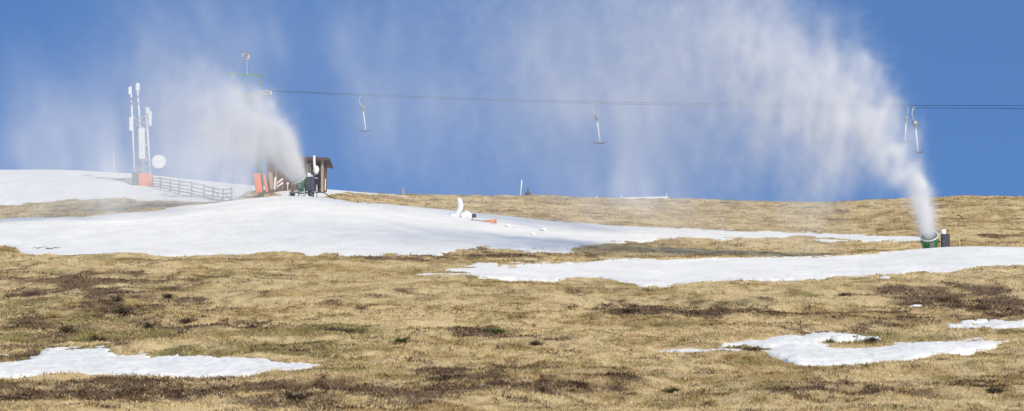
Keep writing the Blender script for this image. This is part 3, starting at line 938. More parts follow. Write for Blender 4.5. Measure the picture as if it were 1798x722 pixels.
for sx in (0, 1):
    x0, x1, dyy = ((455, 475.5, -0.75), (405, 427, -0.4))[sx]
    m = MB(); m.quadbox(q(x0, 160.2, dyy), q(x1, 160.2, dyy), 0.09, 0.05); m.quadbox(q(x0, 160.2, dyy + 0.35), q(x1, 160.2, dyy + 0.35), 0.09, 0.05)
    m.quadbox(q(x0 + 1, 164, dyy + 0.16), q(x1 - 3, 165, dyy + 0.16), 0.13, 0.3)
    bt = m.build('sheave_battery', M['galv'], py_)
    for k in range(5):
        c = q(x0 + 2 + k * (x1 - x0 - 4) / 4, 162.5, dyy + 0.17)
        m = MB(); m.lathe([(0.0, -0.04), (0.05, -0.05), (0.115, -0.05), (0.09, -0.02), (0.09, 0.02), (0.115, 0.05), (0.05, 0.05), (0.0, 0.04)], c, (0, 1, 0), 18)
        m.build('sheave', M['dark'], bt)
m = MB(); m.box(q(475.5, 163, -0.75), 0.13, 0.2, 0.22, None, 0.03); m.build('end_bumper', M['white'], py_)
m = MB(); m.lathe([(0.42, -0.03), (0.46, -0.05), (0.44, 0), (0.46, 0.05), (0.42, 0.03), (0.42, -0.03)], q(441, 172), (0.15, 0.2, 1), 36)
for k in range(6):
    t = math.pi * k / 3; cc = q(441, 172); m.tube([cc, cc + Vector((math.cos(t) * .43, math.sin(t) * .43, -.1 * math.sin(t)))], 0.02, 6)
m.build('bull_wheel', M['grey'], py_)
def pad(name, corners, D, t, mt, parent=None, label=None, cat=None):
    n = len(corners)
    import bmesh
    bm = bmesh.new()
    f = [bm.verts.new(at(x, y, D)) for x, y in corners]; b = [bm.verts.new(at(x, y, D) + Vector((0, t, 0))) for x, y in corners]
    bm.faces.new(f[::-1]); bm.faces.new(b)
    for i in range(n): bm.faces.new((f[i], f[(i + 1) % n], b[(i + 1) % n], b[i]))
    bmesh.ops.recalc_face_normals(bm, faces=bm.faces)
    bmesh.ops.bevel(bm, geom=bm.edges[:], offset=0.05, segments=3, affect='EDGES', profile=0.5)
    bm.verts.index_update()
    m = MB().add([v.co.copy() for v in bm.verts], [[v.index for v in f.verts] for f in bm.faces], True)
    bm.free()
    return m.build(name, mt, parent, label, cat)
pad('safety_pad', [(449.5, 340), (444, 304), (456, 303.5), (460.5, 337)], DP - 0.55, 0.30, M['orange'], py_)
pad('safety_pad', [(466, 338), (461.5, 305), (465, 305), (470.5, 337)], DP - 0.45, 0.30, M['orange'], py_)

# windsock on the pylon's top frame
wp = q(434, 131)
ws = empty('windsock', wp, 'small red and white windsock on a thin pole above the green pylon', 'windsock')
m = MB(); m.tube([q(434, 131.5), q(433.3, 103)], [0.035, 0.02], 8); m.tube([q(434, 131.5), q(434, 127)], 0.06, 8); m.build('pole', M['galv'], ws)
m = MB()
hc = q(431.5, 99, 0.1)
wdir = Vector((0.22, -0.85, 0.30)).normalized()
u = wdir.cross(Vector((0, 0, 1))).normalized(); w = wdir.cross(u)
m.tube([hc + (u * math.cos(t) + w * math.sin(t)) * 0.21 for t in [2 * math.pi * k / 24 for k in range(25)]], 0.045, 8, False)
m.tube([q(433.3, 103), hc - Vector((0, 0, 0.2))], 0.012, 6)
m.build('hoop', M['white'], ws)
for k in range(5):
    a, b = k * 0.17, (k + 1) * 0.17
    ra, rb = 0.205 - 0.17 * a, 0.205 - 0.17 * b
    dz = lambda z: Vector((0, 0, -0.22 * z * z))
    m = MB(); vs = []; n = 24
    for z_, r_ in ((a, ra), ((a + b) / 2, (ra + rb) / 2), (b, rb), (b, rb - 0.006), (a, ra - 0.006)):
        for i in range(n):
            t = 2 * math.pi * i / n
            vs.append(hc + wdir * z_ + dz(z_) + (u * math.cos(t) + w * math.sin(t)) * r_)
    m.add(vs, [(j * n + i, j * n + (i + 1) % n, ((j + 1) % 5) * n + (i + 1) % n, ((j + 1) % 5) * n + i) for j in range(5) for i in range(n)], True)
    m.build('sleeve_band', M['red'] if k % 2 == 0 else M['white'], ws)

# ------------------------------------------------------------------ lift ropes
def rope(pts, name, label, r=0.012):
    P = [at(*p) for p in pts]; Q = []
    for i in range(len(P) - 1):
        for k in range(12):
            t = k / 12; p = P[i].lerp(P[i + 1], t)
            Q.append(p)
    Q.append(P[-1])
    return MB().tube(Q, r, 6).build(name, M['cable'], None, label, 'steel rope', 'ropes of the drag lift')
rope([(472, 160.5, 168.4), (636, 167.8, 162), (840, 176, 154), (1045, 182.3, 147), (1300, 186.5, 138.8), (1605, 189.6, 131), (1800, 191, 126.5), (2200, 192, 118)], 'haul_rope', 'lower of the two ropes of the drag lift, T-bars hanging from it')
rope([(472, 159.0, 168.2), (636, 165.8, 161.6), (840, 173.5, 153.4), (1045, 179.0, 146.2), (1300, 182.8, 138), (1605, 185.2, 130), (1800, 185.9, 125.6), (2200, 186.5, 117)], 'haul_rope', 'upper of the two ropes of the drag lift, running to the pylon')

def make_tbar(loc, label):
    o = Vector(loc)
    rt = empty('lift_tbar', loc, label, 'T-bar', 'T-bars hanging from the drag lift rope')
    V = lambda x, z, y=0.0: o + Vector((x, y, z))
    m = MB(); m.tube([V(0.08, 0.03), V(0.0, 0.03), V(-0.10, -0.10), V(-0.155, -0.28), V(-0.14, -0.46), V(-0.07, -0.60), V(0.04, -0.70)], 0.026, 8)
    hk = m.build('hanger', M['galv'], rt)
    m = MB(); m.box(V(0.04, 0.0), 0.20, 0.08, 0.09, None, 0.02); m.build('rope_grip', M['grey'], hk)
    m = MB(); m.lathe([(0.0, -0.10), (0.13, -0.10), (0.15, -0.07), (0.15, 0.07), (0.13, 0.10), (0.0, 0.10)], V(0.09, -0.86), (0.35, 1, 0), 22)
    m.box(V(0.10, -1.02), 0.16, 0.14, 0.22, None, 0.03)
    m.build('spring_box', M['grey'], rt)
    m = MB(); m.tube([V(0.12, -1.10), V(0.30, -2.40)], [0.042, 0.036], 10); m.build('rod', M['white'], rt)
    m = MB(); m.tube([V(-0.02, -0.75, 0.05), V(-0.02, -1.1, 0.05), V(0.0, -1.5, 0.04), V(0.08, -1.9, 0.03)], 0.008, 5); m.build('cord', M['galv'], rt)
    m = MB()
    pts = []
    for k in range(13):
        t = -1 + k / 6
        pts.append(V(0.30 + t * 0.46, -2.40 - 0.10 * (1 - t * t) + 0.015 * t + 0.05))
    m.tube(pts, [0.02 + 0.018 * (1 - abs(-1 + k / 6)) for k in range(13)], 8)
    m.blob(V(0.305, -2.42), 0.07, 0.05, 0.05, 2, 0.05)
    m.build('crossbar', M['tbar'], rt)
    return rt
tb = make_tbar(tuple(at(635, 167.8, 162)), 'T-bar hanging nearest the pylon, leftmost on the rope')
for x, y, D, rz, sc, lb in ((1045, 182.3, 147, 0.1, 1.0, 'T-bar hanging at the middle of the rope above the grassy ridge'),
                            (1604.5, 189.6, 131, 0.7, 1.0, 'T-bar with white rod hanging just right of the tall plume'),
                            (1592, 185.2, 130.4, 1.9, 0.82, 'T-bar veiled by the plume above the right snow gun')):
    c = copy_tree(tb); c.location = at(x, y, D); c.rotation_euler = (0, 0, rz); c['label'] = lb; c.scale = (sc, sc, sc)
    c['org'] = [float(v) for v in c.location]

# ------------------------------------------------------------------ antenna mast
DM = 186.0
mp = foot(252, DM, 0.1)
ms = empty('antenna_mast', mp, 'tall pale lattice antenna mast standing on the left ridge', 'mast')
def a_(x, y, dy=0.0): return at(x, y, DM + dy)
legs = [((237, 318), (229.5, 152), 0.0), ((252.5, 312), (240.8, 150), 0.45), ((264.5, 318), (256.5, 188), -0.1)]
for (b0, t0, dd) in legs:
    m = MB(); m.tube([a_(*b0, dd), a_(*t0, dd)], [0.078, 0.066], 10); m.build('mast_leg', M['white'], ms)
def lp(i, y):
    (b0, t0, dd) = legs[i]; t = (y - b0[1]) / (t0[1] - b0[1]); return a_(b0[0] + (t0[0] - b0[0]) * t, y, dd)
m = MB()
ys = list(range(306, 190, -13)) 
for k in range(len(ys) - 1):
    for i, j in ((0, 1), (1, 2), (2, 0)):
        m.tube([lp(i, ys[k]), lp(j, ys[k + 1])] if k % 2 == 0 else [lp(j, ys[k]), lp(i, ys[k + 1])], 0.036, 5)
        m.tube([lp(i, ys[k]), lp(j, ys[k])], 0.03, 5)
for k in (188, 180): m.tube([lp(0, k), lp(1, k)], 0.018, 5)
m.tube([lp(0, ys[-1]), lp(0, 180)], 0.02, 5)
m.build('bracing', M['galv'], ms)
def panel(x, y0, y1, w, d, dy=-0.2, tilt=0.0):
    w *= 1.6; d *= 1.5
    a = a_(x, y1, dy); b = a_(x + tilt, y0, dy); c = (a + b) / 2
    dirz = (b - a).normalized(); xa = Vector((1, 0, 0)); xa = (xa - dirz * xa.dot(dirz)).normalized(); ya = dirz.cross(xa)
    m = MB(); m.box(c, w, d, (b - a).length, Matrix((xa, ya, dirz)).transposed(), min(w, d) * 0.25)
    p = m.build('panel_antenna', M['white'], ms)
    m = MB(); m.tube([c + Vector((0.0, 0.05, 0.1)), c + Vector((0.12, 0.22, 0.1))], 0.02, 6); m.build('bracket', M['galv'], p)
panel(230.5, 206, 230, 0.19, 0.14, -0.2)
panel(249.5, 225, 280, 0.30, 0.18, -0.35, -1.0)
panel(263.5, 195, 221, 0.16, 0.14, -0.2)
panel(259.5, 189, 200, 0.14, 0.12, -0.2)
panel(228.2, 153, 166, 0.14, 0.12, -0.15)
panel(242.0, 146, 160, 0.17, 0.12, -0.1)
panel(238.8, 150, 158, 0.10, 0.10, 0.2)
for x, y0, y1 in ((229.3, 148, 155), (240.8, 141, 150)):
    m = MB(); m.tube([a_(x, y1), a_(x, y0)], 0.012, 5); m.build('lightning_rod', M['galv'], ms)
for x, y in ((231, 173), (243, 170), (231, 181), (244, 182)):
    m = MB(); m.box(a_(x, y, -0.1), 0.18, 0.14, 0.16, None, 0.02); m.build('radio_unit', M['grey'], ms)
m = MB()
dc = a_(279, 284, -0.45); dn = Vector((0.10, -1, 0.05)).normalized()
m.lathe([(0, -0.12), (0.20, -0.10), (0.40, -0.04), (0.53, 0.03), (0.54, 0.05), (0.51, 0.055), (0.35, 0.06), (0.0, 0.065)], dc, dn, 40)
ds = m.build('dish', M['white'], ms)
m = MB(); m.tube([dc - dn * 0.1, a_(265, 290, -0.1)], 0.04, 8); m.tube([dc - dn * 0.1 + Vector((0, 0, .2)), a_(264.5, 280, -0.1)], 0.03, 8); m.build('dish_arm', M['galv'], ds)
pad('safety_pad', [(244, 329), (243, 304), (266.5, 305), (267, 330)], DM - 1.35, 0.5, M['orange'], None, 'orange safety pad wrapped round the foot of the antenna mast', 'safety pad')
m = MB(); b0 = a_(240.5, 315, -0.8); m.box(b0, 0.66, 0.7, 1.05, None, 0.04)
eb = m.build('equipment_box', M['cabinet'], None, 'dark box at the left foot of the antenna mast', 'equipment box')

# ------------------------------------------------------------------ wooden fence
fposts = [(268.5, 310.5, 328), (281.6, 311.5, 330), (299, 313.6, 335), (315, 315.7, 338), (336.4, 318.5, 342), (358.5, 323.3, 349), (374.5, 328.2, 352), (391.8, 331, 354.5), (407, 328.2, 355)]
fd = [184.3, 182.5, 180.2, 178.2, 175.4, 172.6, 170.8, 169.0, 167.6]
fr_ = foot(336.4, 175.4)
fe = empty('wooden_fence', fr_, 'grey wooden rail fence going down the snow right of the mast', 'fence')
for (x, yt, yb), D in zip(fposts, fd):
    b = at(x, yb + 3, D); t = at(x, yt, D)
    m = MB(); m.tube([b, (b + t) / 2, t], [0.065, 0.06, 0.055], 8, True, False); m.build('post', M['greywood'], fe)
for f_, off in ((0.12, 0), (0.40, 1), (0.68, 2), (0.90, 3)):
    for i in range(len(fposts) - 1):
        (xa, ta, ba), (xb, tb_, bb) = fposts[i], fposts[i + 1]
        rj = random.Random(i * 5 + off).uniform(-0.03, 0.03)
        a = at(xa - 1.5, ta + (ba - ta) * (f_ + rj), fd[i] - 0.09); b = at(xb + 1.5, tb_ + (bb - tb_) * (f_ - rj), fd[i + 1] - 0.09)
        m = MB(); m.quadbox(a, b, 0.085, 0.035); m.build('rail', M['greywood'], fe)
m = MB(); 
for i in (6, 7):
    (xa, ta, ba), (xb, tb_, bb) = fposts[i], fposts[i + 1]
    m.quadbox(at(xa, ta + 6, fd[i] - .14), at(xb, bb - 2, fd[i + 1] - .14), 0.07, 0.03)
m.build('brace', M['greywood'], fe)

def pole(x, yt, D, r, mt, name, label, cat, tilt=0.0, rt_=None):
    b = foot(x, D, 0.25); t = at(x + tilt, yt, D)
    return MB().tube([b, t], [r, rt_ or r], 10).build(name, mt, None, label, cat)
pole(201, 268, 197, 0.045, M['galv'], 'marker_pole', 'thin pale pole on the snowy ridge left of the mast', 'pole', -2)
pole(412.5, 303, 167, 0.022, M['galv'], 'marker_pole', 'very thin pale rod at the lower end of the wooden fence', 'pole', 1)
# ------------------------------------------------------------------ ridge things
q0 = foot(707.5, 196)
m = MB(); m.tube([at(707.5, 347, 196), at(707.5, 333.5, 196)], [0.10, 0.085], 12); m.tube([at(707.5, 333.5, 196), at(707.3, 331, 196)], [0.115, 0.10], 12)
m.build('wooden_stump', M['palewood'], None, 'short pale post where the snow ends on the ridge', 'post')
pole(913, 316, 199, 0.055, M['white'], 'marker_pole', 'tall white leaning pole beside the person on the ridge', 'pole', 3.2)
for x, y, lb in ((1047.5, 343.5, 'tiny white stake on the ridge, left of the other one'), (1090.5, 343.5, 'tiny white stake where the long white board begins')):
    b = foot(x, 199, 0.1); MB().tube([b, at(x, y, 199)], 0.05, 8).build('stake', M['white'], None, lb, 'stake')
m = MB(); m.quadbox(at(1092, 348.6, 197.5), at(1172, 346.8, 197.5), 0.17, 0.05); wb = m.build('plank', M['white'], None, 'long white board lying along the ridge line', 'board')
b = foot(1171, 198.4, 0.1); MB().tube([b, at(1170, 339, 198.4)], 0.03, 8).tube([b, at(1171.5, 345, 198.4)], 0.07, 8).build('stake', M['white'], None, 'white stake at the right end of the long white board', 'stake')

# things round the snow-crusted pipe
DS = dist_for(800, 380, 140, 157) + 0.3
cp = foot(803, DS)
cr = empty('crusted_pipe', cp, 'bent white pipe thickly crusted with snow, sticking out of the mound', 'snow-crusted pipe')
def e(x, y, dy=0.0): return at(x, y, DS + dy)
m = MB(); m.tube([e(797, 381), e(800, 377.5), e(804.5, 373), e(808, 366), e(808.8, 360), e(807.3, 353), e(805.6, 349.5), e(805, 347.6)], [0.06, 0.12, 0.16, 0.18, 0.175, 0.16, 0.13, 0.05], 16)
m.build('pipe', M['ice'], cr)
m = MB(); m.blob(e(799, 380), 0.38, 0.35, 0.17, 9, 0.25); m.build('foot_crust', M['ice'], cr)
MB().blob(e(819, 379, 0.2), 0.42, 0.5, 0.28, 12, 0.35).blob(e(813, 381, 0.0), 0.25, 0.4, 0.18, 15, 0.3).build('snow_heap', M['ice'], None, 'small heap of lumpy snow between the crusted pipe and the dark bracket', 'snow heap')
DS = dist_for(830, 386.5, 138, 156) - 0.1
m = MB(); m.box(e(832.5, 379), 0.27, 0.05, 0.26, None, 0.01); m.quadbox(e(829.3, 375.5, -0.04), e(829, 386.5, -0.04), 0.06, 0.05, (0, 1, 0)); m.quadbox(e(829, 386, -0.05), e(846, 387.5, -0.05), 0.04, 0.04)
m.build('steel_bracket', M['dark'], None, 'dark square plate on a bent bracket beside the orange cone', 'bracket')
DS = dist_for(858, 391.5, 138, 156) - 0.1
ca = e(846.5, 388.4); cbb = e(871, 388.2)
cn = empty('traffic_cone', ca, 'faded orange cone lying on its side on the snow', 'cone')
m = MB(); m.tube([ca, ca.lerp(cbb, 0.5), cbb], [0.03, 0.075, 0.13], 18, True, True); m.build('cone_body', M['paleorange'], cn)
m = MB(); m.tube([cbb, cbb + (cbb - ca).normalized() * 0.03], 0.155, 18); m.build('cone_base', M['paleorange'], cn)
for k, (x, y, r_, lb) in enumerate(((892, 397.5, 0.17, 'flat snow clod lying right of the orange cone'), (953, 405, 0.20, 'larger snow clod on the mound, farthest from the orange cone'), (936, 411, 0.13, 'small snow clod low on the mound'))):
    D = dist_for(x, y, 135, 157)
    p = foot(x, D, 0.02)
    MB().blob((p.x, p.y, p.z + r_ * 0.3), r_ * 1.1, r_, r_ * 0.55, 20 + k, 0.35).build('snow_clod', M['ice'], None, lb, 'snow clod', 'snow clods on the mound')

# near the right gun
def behind(x, y0, D): return at(x, y0, D)
MB().tube([at(1687, 446, 127.6), at(1684, 419.5, 127.6)], [0.028, 0.022], 8).build('wooden_stake', M['stake'], None, 'yellow wooden stake right of the right snow gun', 'stake')
MB().tube([at(1675.5, 446, 127.4), at(1674.5, 427, 127.4)], [0.022, 0.018], 8).build('wooden_stake', M['palewood'], None, 'low faint stake between the dark cabinet and the yellow stake', 'stake')
pb = at(1712, 439.5, 127.5)
m = MB(); m.box(pb, 0.38, 0.3, 0.30, None, 0.05); m.tube([pb + Vector((-0.2, 0, 0.13)), pb + Vector((0.2, 0, 0.13))], 0.03, 8)
m.build('hydrant_cover', M['dark'], None, 'low dark cover peeping over the snow drift at the right', 'cover')

# ------------------------------------------------------------------ person behind the ridge
def person(loc, face):
    o = Vector(loc)
    R = Matrix.Rotation(face, 3, 'Z')
    def w_(x, y, z): return o + R @ Vector((x, y, z))
    root = empty('person', loc, 'person in dark grey clothes and cap standing beyond the grassy ridge', 'person')
    root['org'] = [float(v) for v in loc]
    J = {'pel': (0, 0, .95, .17), 'wa': (0, 0, 1.1, .155), 'ch': (0, .01, 1.32, .19), 'nk': (0, 0, 1.48, .07), 'h0': (0, -.01, 1.56, .085), 'h1': (0, -.01, 1.68, .10), 'h2': (0, -.01, 1.75, .06),
         'shl': (.19, 0, 1.42, .075), 'ell': (.27, .02, 1.15, .055), 'wrl': (.20, -.18, 1.02, .04), 'hal': (.16, -.24, 1.0, .035), 'shr': (-.19, 0, 1.42, .075), 'elr': (-.28, .03, 1.15, .055), 'wrr': (-.27, -.03, .9, .04), 'har': (-.27, -.04, .82, .035),
         'hpl': (.10, 0, .88, .115), 'knl': (.12, -.02, .50, .075), 'anl': (.12, .02, .09, .05), 'tol': (.13, -.16, .04, .04), 'hpr': (-.10, 0, .88, .115), 'knr': (-.12, -.02, .50, .075), 'anr': (-.13, .02, .09, .05), 'tor': (-.15, -.16, .04, .04)}
    E = ['pel-wa', 'wa-ch', 'ch-nk', 'nk-h0', 'h0-h1', 'h1-h2', 'ch-shl', 'shl-ell', 'ell-wrl', 'wrl-hal', 'ch-shr', 'shr-elr', 'elr-wrr', 'wrr-har', 'pel-hpl', 'hpl-knl', 'knl-anl', 'anl-tol', 'pel-hpr', 'hpr-knr', 'knr-anr', 'anr-tor']
    names = list(J)
    me = bpy.data.meshes.new('body')
    me.from_pydata([tuple(R @ Vector(J[n][:3])) for n in names], [(names.index(a.split('-')[0]), names.index(a.split('-')[1])) for a in E], [])
    ob = bpy.data.objects.new('body', me); link(ob, root)
    md = ob.modifiers.new('skin', 'SKIN')
    for i, n in enumerate(names):
        v = me.skin_vertices[0].data[i]; v.radius = (J[n][3], J[n][3]); v.use_root = (n == 'pel')
    sb_ = ob.modifiers.new('sub', 'SUBSURF'); sb_.levels = 1; sb_.render_levels = 2
    me.materials.append(M['cloth'])
    m = MB(); c = w_(0, -.03, 1.655); m.blob(c, .085, .09, .115, 3, 0.02); m.blob(w_(0, -.125, 1.65), .015, .02, .02, 1, 0); m.build('head', M['skin'], root)
    m = MB(); m.lathe([(.115, 0), (.118, .04), (.10, .10), (.05, .135), (0, .14)], w_(0, -.02, 1.69), (0, 0, 1), 18); m.quadbox(w_(0, -.10, 1.70), w_(0, -.20, 1.69), .012, .15, (0, 0, 1)); m.build('cap', M['dark'], root)
    m = MB(); m.lathe([(.20, 0), (.215, .1), (.20, .3), (.21, .45), (.13, .56), (.08, .58)], w_(0, 0, .93), (0, 0, 1), 20); m.build('jacket', M['cloth'], root)
    return root
pf = foot(927, 228, 0.02); hd = at(927, 331, 228)
pp_ = Vector((pf.x, pf.y, hd.z - 1.82))
person(tuple(pp_), math.radians(15))

# ------------------------------------------------------------------ twigs and dwarf shrubs
def twig(x, y, D, n, label, seed):
    r = random.Random(seed); m = MB(); p = foot(x, D, 0.0) + Vector((0, 0, 0.03))
    for k in range(n):
        a = p + Vector((r.uniform(-.5, .5), r.uniform(-.3, .3), 0)); d = Vector((r.uniform(.3, .7) * r.choice((1, -1)), r.uniform(-.5, .5), r.uniform(-.02, .10)))
        m.tube([a, a + d * 0.5 + Vector((0, 0, .04)), a + d], [0.02, 0.014, 0.006], 5)
    m.build('fallen_twigs', M['twig'], None, label, 'twigs')
D = dist_for(82, 438, 126, 150)
twig(78, 437, D, 5, 'thin dark twigs lying on the snow at the lower left edge of the mound', 5)

LEAF = {}
def leafmat(name, col):
    if name not in LEAF:
        m, n, l, b = nodes_of(name)
        oi = n.new('ShaderNodeNewGeometry')
        rp = n.new('ShaderNodeValToRGB')
        rp.color_ramp.elements[0].color = (*[c * 0.55 for c in col], 1); rp.color_ramp.elements[1].color = (*[c * 1.5 for c in col], 1)
        l.new(oi.outputs['Random Per Island'], rp.inputs[0]); l.new(rp.outputs[0], b.inputs['Base Color'])
        b.inputs['Roughness'].default_value = 0.7; b.inputs['Specular IOR Level'].default_value = 0.2
        LEAF[name] = m
    return LEAF[name]
def shrub(x, y, w, h, n, mt, label, seed):
    r = random.Random(seed)
    D = dist_for(x, y, 60, 125)
    p = foot(x, D, 0.02)
    root = empty('dwarf_shrub', p, label, 'dwarf shrub', 'dwarf shrubs in the grass')
    root['org'] = [float(v) for v in p]
    W = w * D / F / 2; Hh = h * D / F
    m = MB(); stems = []
    for k in range(10):
        a = r.uniform(0, 6.28); q_ = r.uniform(.2, .9)
        tip = p + Vector((math.cos(a) * W * q_, math.sin(a) * W * 0.9 * q_, Hh * r.uniform(.5, 1.0) * (1 - q_ * q_ * .5)))
        stems.append(tip); m.tube([p, p.lerp(tip, .5) + Vector((0, 0, .05)), tip], [.012, .009, .004], 5)
    m.build('stems', M['twig'], root)
    m = MB()
    for k in range(n):
        t = r.choice(stems); c = p.lerp(t, r.uniform(.35, 1.05)) + Vector((r.gauss(0, W * .20), r.gauss(0, W * .2), r.gauss(0, Hh * .12)))
        if c.z < p.z: c.z = p.z + .01
        a = r.uniform(0, 6.28); L = r.uniform(.03, .07); d = Vector((math.cos(a), math.sin(a), r.uniform(-.3, .9))).normalized(); s = d.cross(Vector((r.uniform(-1, 1), r.uniform(-1, 1), 1))).normalized() * L * .3
        m.add([c, c + d * L * .5 + s, c + d * L, c + d * L * .5 - s], [(0, 1, 2, 3)])
    m.build('foliage', mt, root)
lo_ = leafmat('brown_olive_leaves', (0.105, 0.09, 0.05)); lg_ = leafmat('green_leaves', (0.09, 0.13, 0.035)); lb_ = leafmat('brown_heather_leaves', (0.11, 0.075, 0.055))
shrub(214, 552, 42, 17, 900, lo_, 'roundish dark olive shrub in the middle of the left slope', 1)
shrub(171, 601, 34, 17, 800, lo_, 'dark shrub just above the snow patch on the left', 2)
shrub(205, 530, 36, 18, 700, lb_, 'taller brown shrub above the roundish olive one', 3)
shrub(294, 523, 30, 9, 500, lb_, 'low brown shrub uphill on the left slope', 4)
shrub(705, 603, 40, 14, 700, lg_, 'bright green low shrub in the straw at the centre', 5)
shrub(262, 577, 30, 12, 500, lo_, 'small olive shrub right of and below the roundish one', 6)
shrub(872, 586, 60, 12, 900, lg_, 'green tinged shrub at the right end of the brown heather patch', 7)
shrub(1456, 605, 36, 11, 600, lg_, 'green shrub in the gap of the right snow patch', 8)
shrub(1530, 602, 50, 12, 700, lo_, 'olive tuft beside the green shrub inside the right snow patch', 9)
shrub(120, 585, 46, 12, 700, lo_, 'wide dark shrub left of the one above the snow patch', 10)
shrub(600, 584, 90, 11, 1100, lo_, 'long low olive shrub on the slope left of the centre', 11)
shrub(1322, 616, 60, 8, 500, lo_, 'flat tuft at the left tail of the right snow patch', 12)

for k, (x, y, w, h, mt, lb) in enumerate((
        (440, 578, 50, 9, lb_, 'long brown heather clump left of the centre of the slope'), (330, 566, 44, 9, lb_, 'brown heather clump right of the small olive shrub'), (1100, 548, 60, 8, lb_, 'brown heather clump below the long drift'),
        (1660, 530, 50, 12, lb_, 'brown heather clump in the dark patch at the right'), (1730, 545, 56, 13, lb_, 'largest heather clump in the dark patch at the right'), (1480, 520, 46, 8, lb_, 'low heather clump under the middle of the right drift'),
        (775, 668, 70, 12, lb_, 'dark heather hummock near the bottom centre'), (520, 700, 60, 13, lb_, 'heather clump in the dark band at the bottom left of centre'), (940, 606, 44, 8, lb_, 'small heather clump right of the green tinged shrub'),
        (60, 520, 60, 10, lb_, 'heather clump at the far left of the slope'), (1745, 690, 44, 10, lo_, 'olive tuft in the bottom right corner'), (1180, 690, 40, 9, lo_, 'olive tuft in the straw at the bottom right of centre'))):
    shrub(x, y, w, h, 600, mt, lb, 40 + k)

# ------------------------------------------------------------------ snow-gun plumes: drifting ice crystals, simulated as particles and gathered in a voxel grid
def plume_volume(name, label, P, W, lo, hi, vox, gain, blur=1, dens=None, wisp=0.5):
    lo = np.array(lo, float); hi = np.array(hi, float)
    res = np.maximum(np.ceil((hi - lo) / vox).astype(int) + 1, 4)
    hi = lo + (res - 1) * vox
    g = np.zeros(res, np.float32)
    if P is not None:
        q = (P - lo) / vox
        i0 = np.floor(q).astype(np.int64); f = (q - i0).astype(np.float32)
        ok = ((i0 >= 1) & (i0 < res - 2)).all(axis=1)
        i0 = i0[ok]; f = f[ok]; w = W[ok].astype(np.float32)
        flat = g.ravel()
        for a in (0, 1):
            for b in (0, 1):
                for c in (0, 1):
                    ww = w * (f[:, 0] if a else 1 - f[:, 0]) * (f[:, 1] if b else 1 - f[:, 1]) * (f[:, 2] if c else 1 - f[:, 2])
                    ix = ((i0[:, 0] + a) * res[1] + i0[:, 1] + b) * res[2] + i0[:, 2] + c
                    flat += np.bincount(ix, weights=ww, minlength=flat.size).astype(np.float32)
        g = flat.reshape(res)
        for _ in range(blur):
            for ax in range(3):
                g = 0.25 * np.roll(g, 1, ax) + 0.5 * g + 0.25 * np.roll(g, -1, ax)
        g = g / vox ** 3 * gain
    X = lo[0] + vox * np.arange(res[0]); Y = lo[1] + vox * np.arange(res[1]); Z = lo[2] + vox * np.arange(res[2])
    if dens is not None:
        gx_, gy_, gz_ = np.meshgrid(X, Y, Z, indexing='ij')
        g = g + dens(gx_, gy_, gz_).astype(np.float32)
    # fine wisps
    if wisp > 0:
        gx_, gy_, gz_ = np.meshgrid(X.astype(np.float32), Y.astype(np.float32), Z.astype(np.float32), indexing='ij')
        n1 = vn3(gx_ / 0.7, gy_ / 0.9, gz_ / 1.1, 5) + 0.6 * vn3(gx_ / 0.33, gy_ / 0.4, gz_ / 0.5, 6)
        g = g * np.exp(wisp * n1 * 1.6)
        del gx_, gy_, gz_, n1
    # fade on the box walls
    for ax, nn in enumerate(res):
        e = np.minimum(np.arange(nn), nn - 1 - np.arange(nn)) / 6.0
        e = np.clip(e, 0, 1); sh = [1, 1, 1]; sh[ax] = nn
        g = g * e.reshape(sh)
    g[g < 0.0008] = 0
    print('PLUME', name, res, float(g.max()), float(g.mean()))
    n = g.size
    me = bpy.data.meshes.new(name)
    me.vertices.add(n)
    at_ = me.attributes.new('dens', 'FLOAT', 'POINT')
    at_.data.foreach_set('value', g.ravel())
    o = bpy.data.objects.new(name, me)
    COL.objects.link(o)
    o.location = (0, 0, 0)
    nt = bpy.data.node_groups.new(name + '_field', 'GeometryNodeTree')
    nt.interface.new_socket('Geometry', in_out='INPUT', socket_type='NodeSocketGeometry')
    nt.interface.new_socket('Geometry', in_out='OUTPUT', socket_type='NodeSocketGeometry')
    N = nt.nodes; Lk = nt.links
    gi = N.new('NodeGroupInput'); go = N.new('NodeGroupOutput')
    pos = N.new('GeometryNodeInputPosition')
    sub = N.new('ShaderNodeVectorMath'); sub.operation = 'SUBTRACT'; sub.inputs[1].default_value = lo
    Lk.new(pos.outputs[0], sub.inputs[0])
    dv = N.new('ShaderNodeVectorMath'); dv.operation = 'SCALE'; dv.inputs['Scale'].default_value = 1.0 / vox
    Lk.new(sub.outputs[0], dv.inputs[0])
    ad = N.new('ShaderNodeVectorMath'); ad.operation = 'ADD'; ad.inputs[1].default_value = (0.5, 0.5, 0.5)
    Lk.new(dv.outputs[0], ad.inputs[0])
    fl = N.new('ShaderNodeVectorMath'); fl.operation = 'FLOOR'
    Lk.new(ad.outputs[0], fl.inputs[0])
    dt = N.new('ShaderNodeVectorMath'); dt.operation = 'DOT_PRODUCT'
    dt.inputs[1].default_value = (float(res[1] * res[2]), float(res[2]), 1.0)
    Lk.new(fl.outputs[0], dt.inputs[0])
    fi = N.new('FunctionNodeFloatToInt'); fi.rounding_mode = 'ROUND'
    Lk.new(dt.outputs['Value'], fi.inputs[0])
    si = N.new('GeometryNodeSampleIndex'); si.data_type = 'FLOAT'; si.domain = 'POINT'; si.clamp = True
    na = N.new('GeometryNodeInputNamedAttribute'); na.data_type = 'FLOAT'; na.inputs['Name'].default_value = 'dens'
    Lk.new(gi.outputs[0], si.inputs['Geometry'])
    Lk.new(na.outputs['Attribute'], si.inputs['Value'])
    Lk.new(fi.outputs[0], si.inputs['Index'])
    vc = N.new('GeometryNodeVolumeCube')
    vc.inputs['Min'].default_value = lo; vc.inputs['Max'].default_value = hi
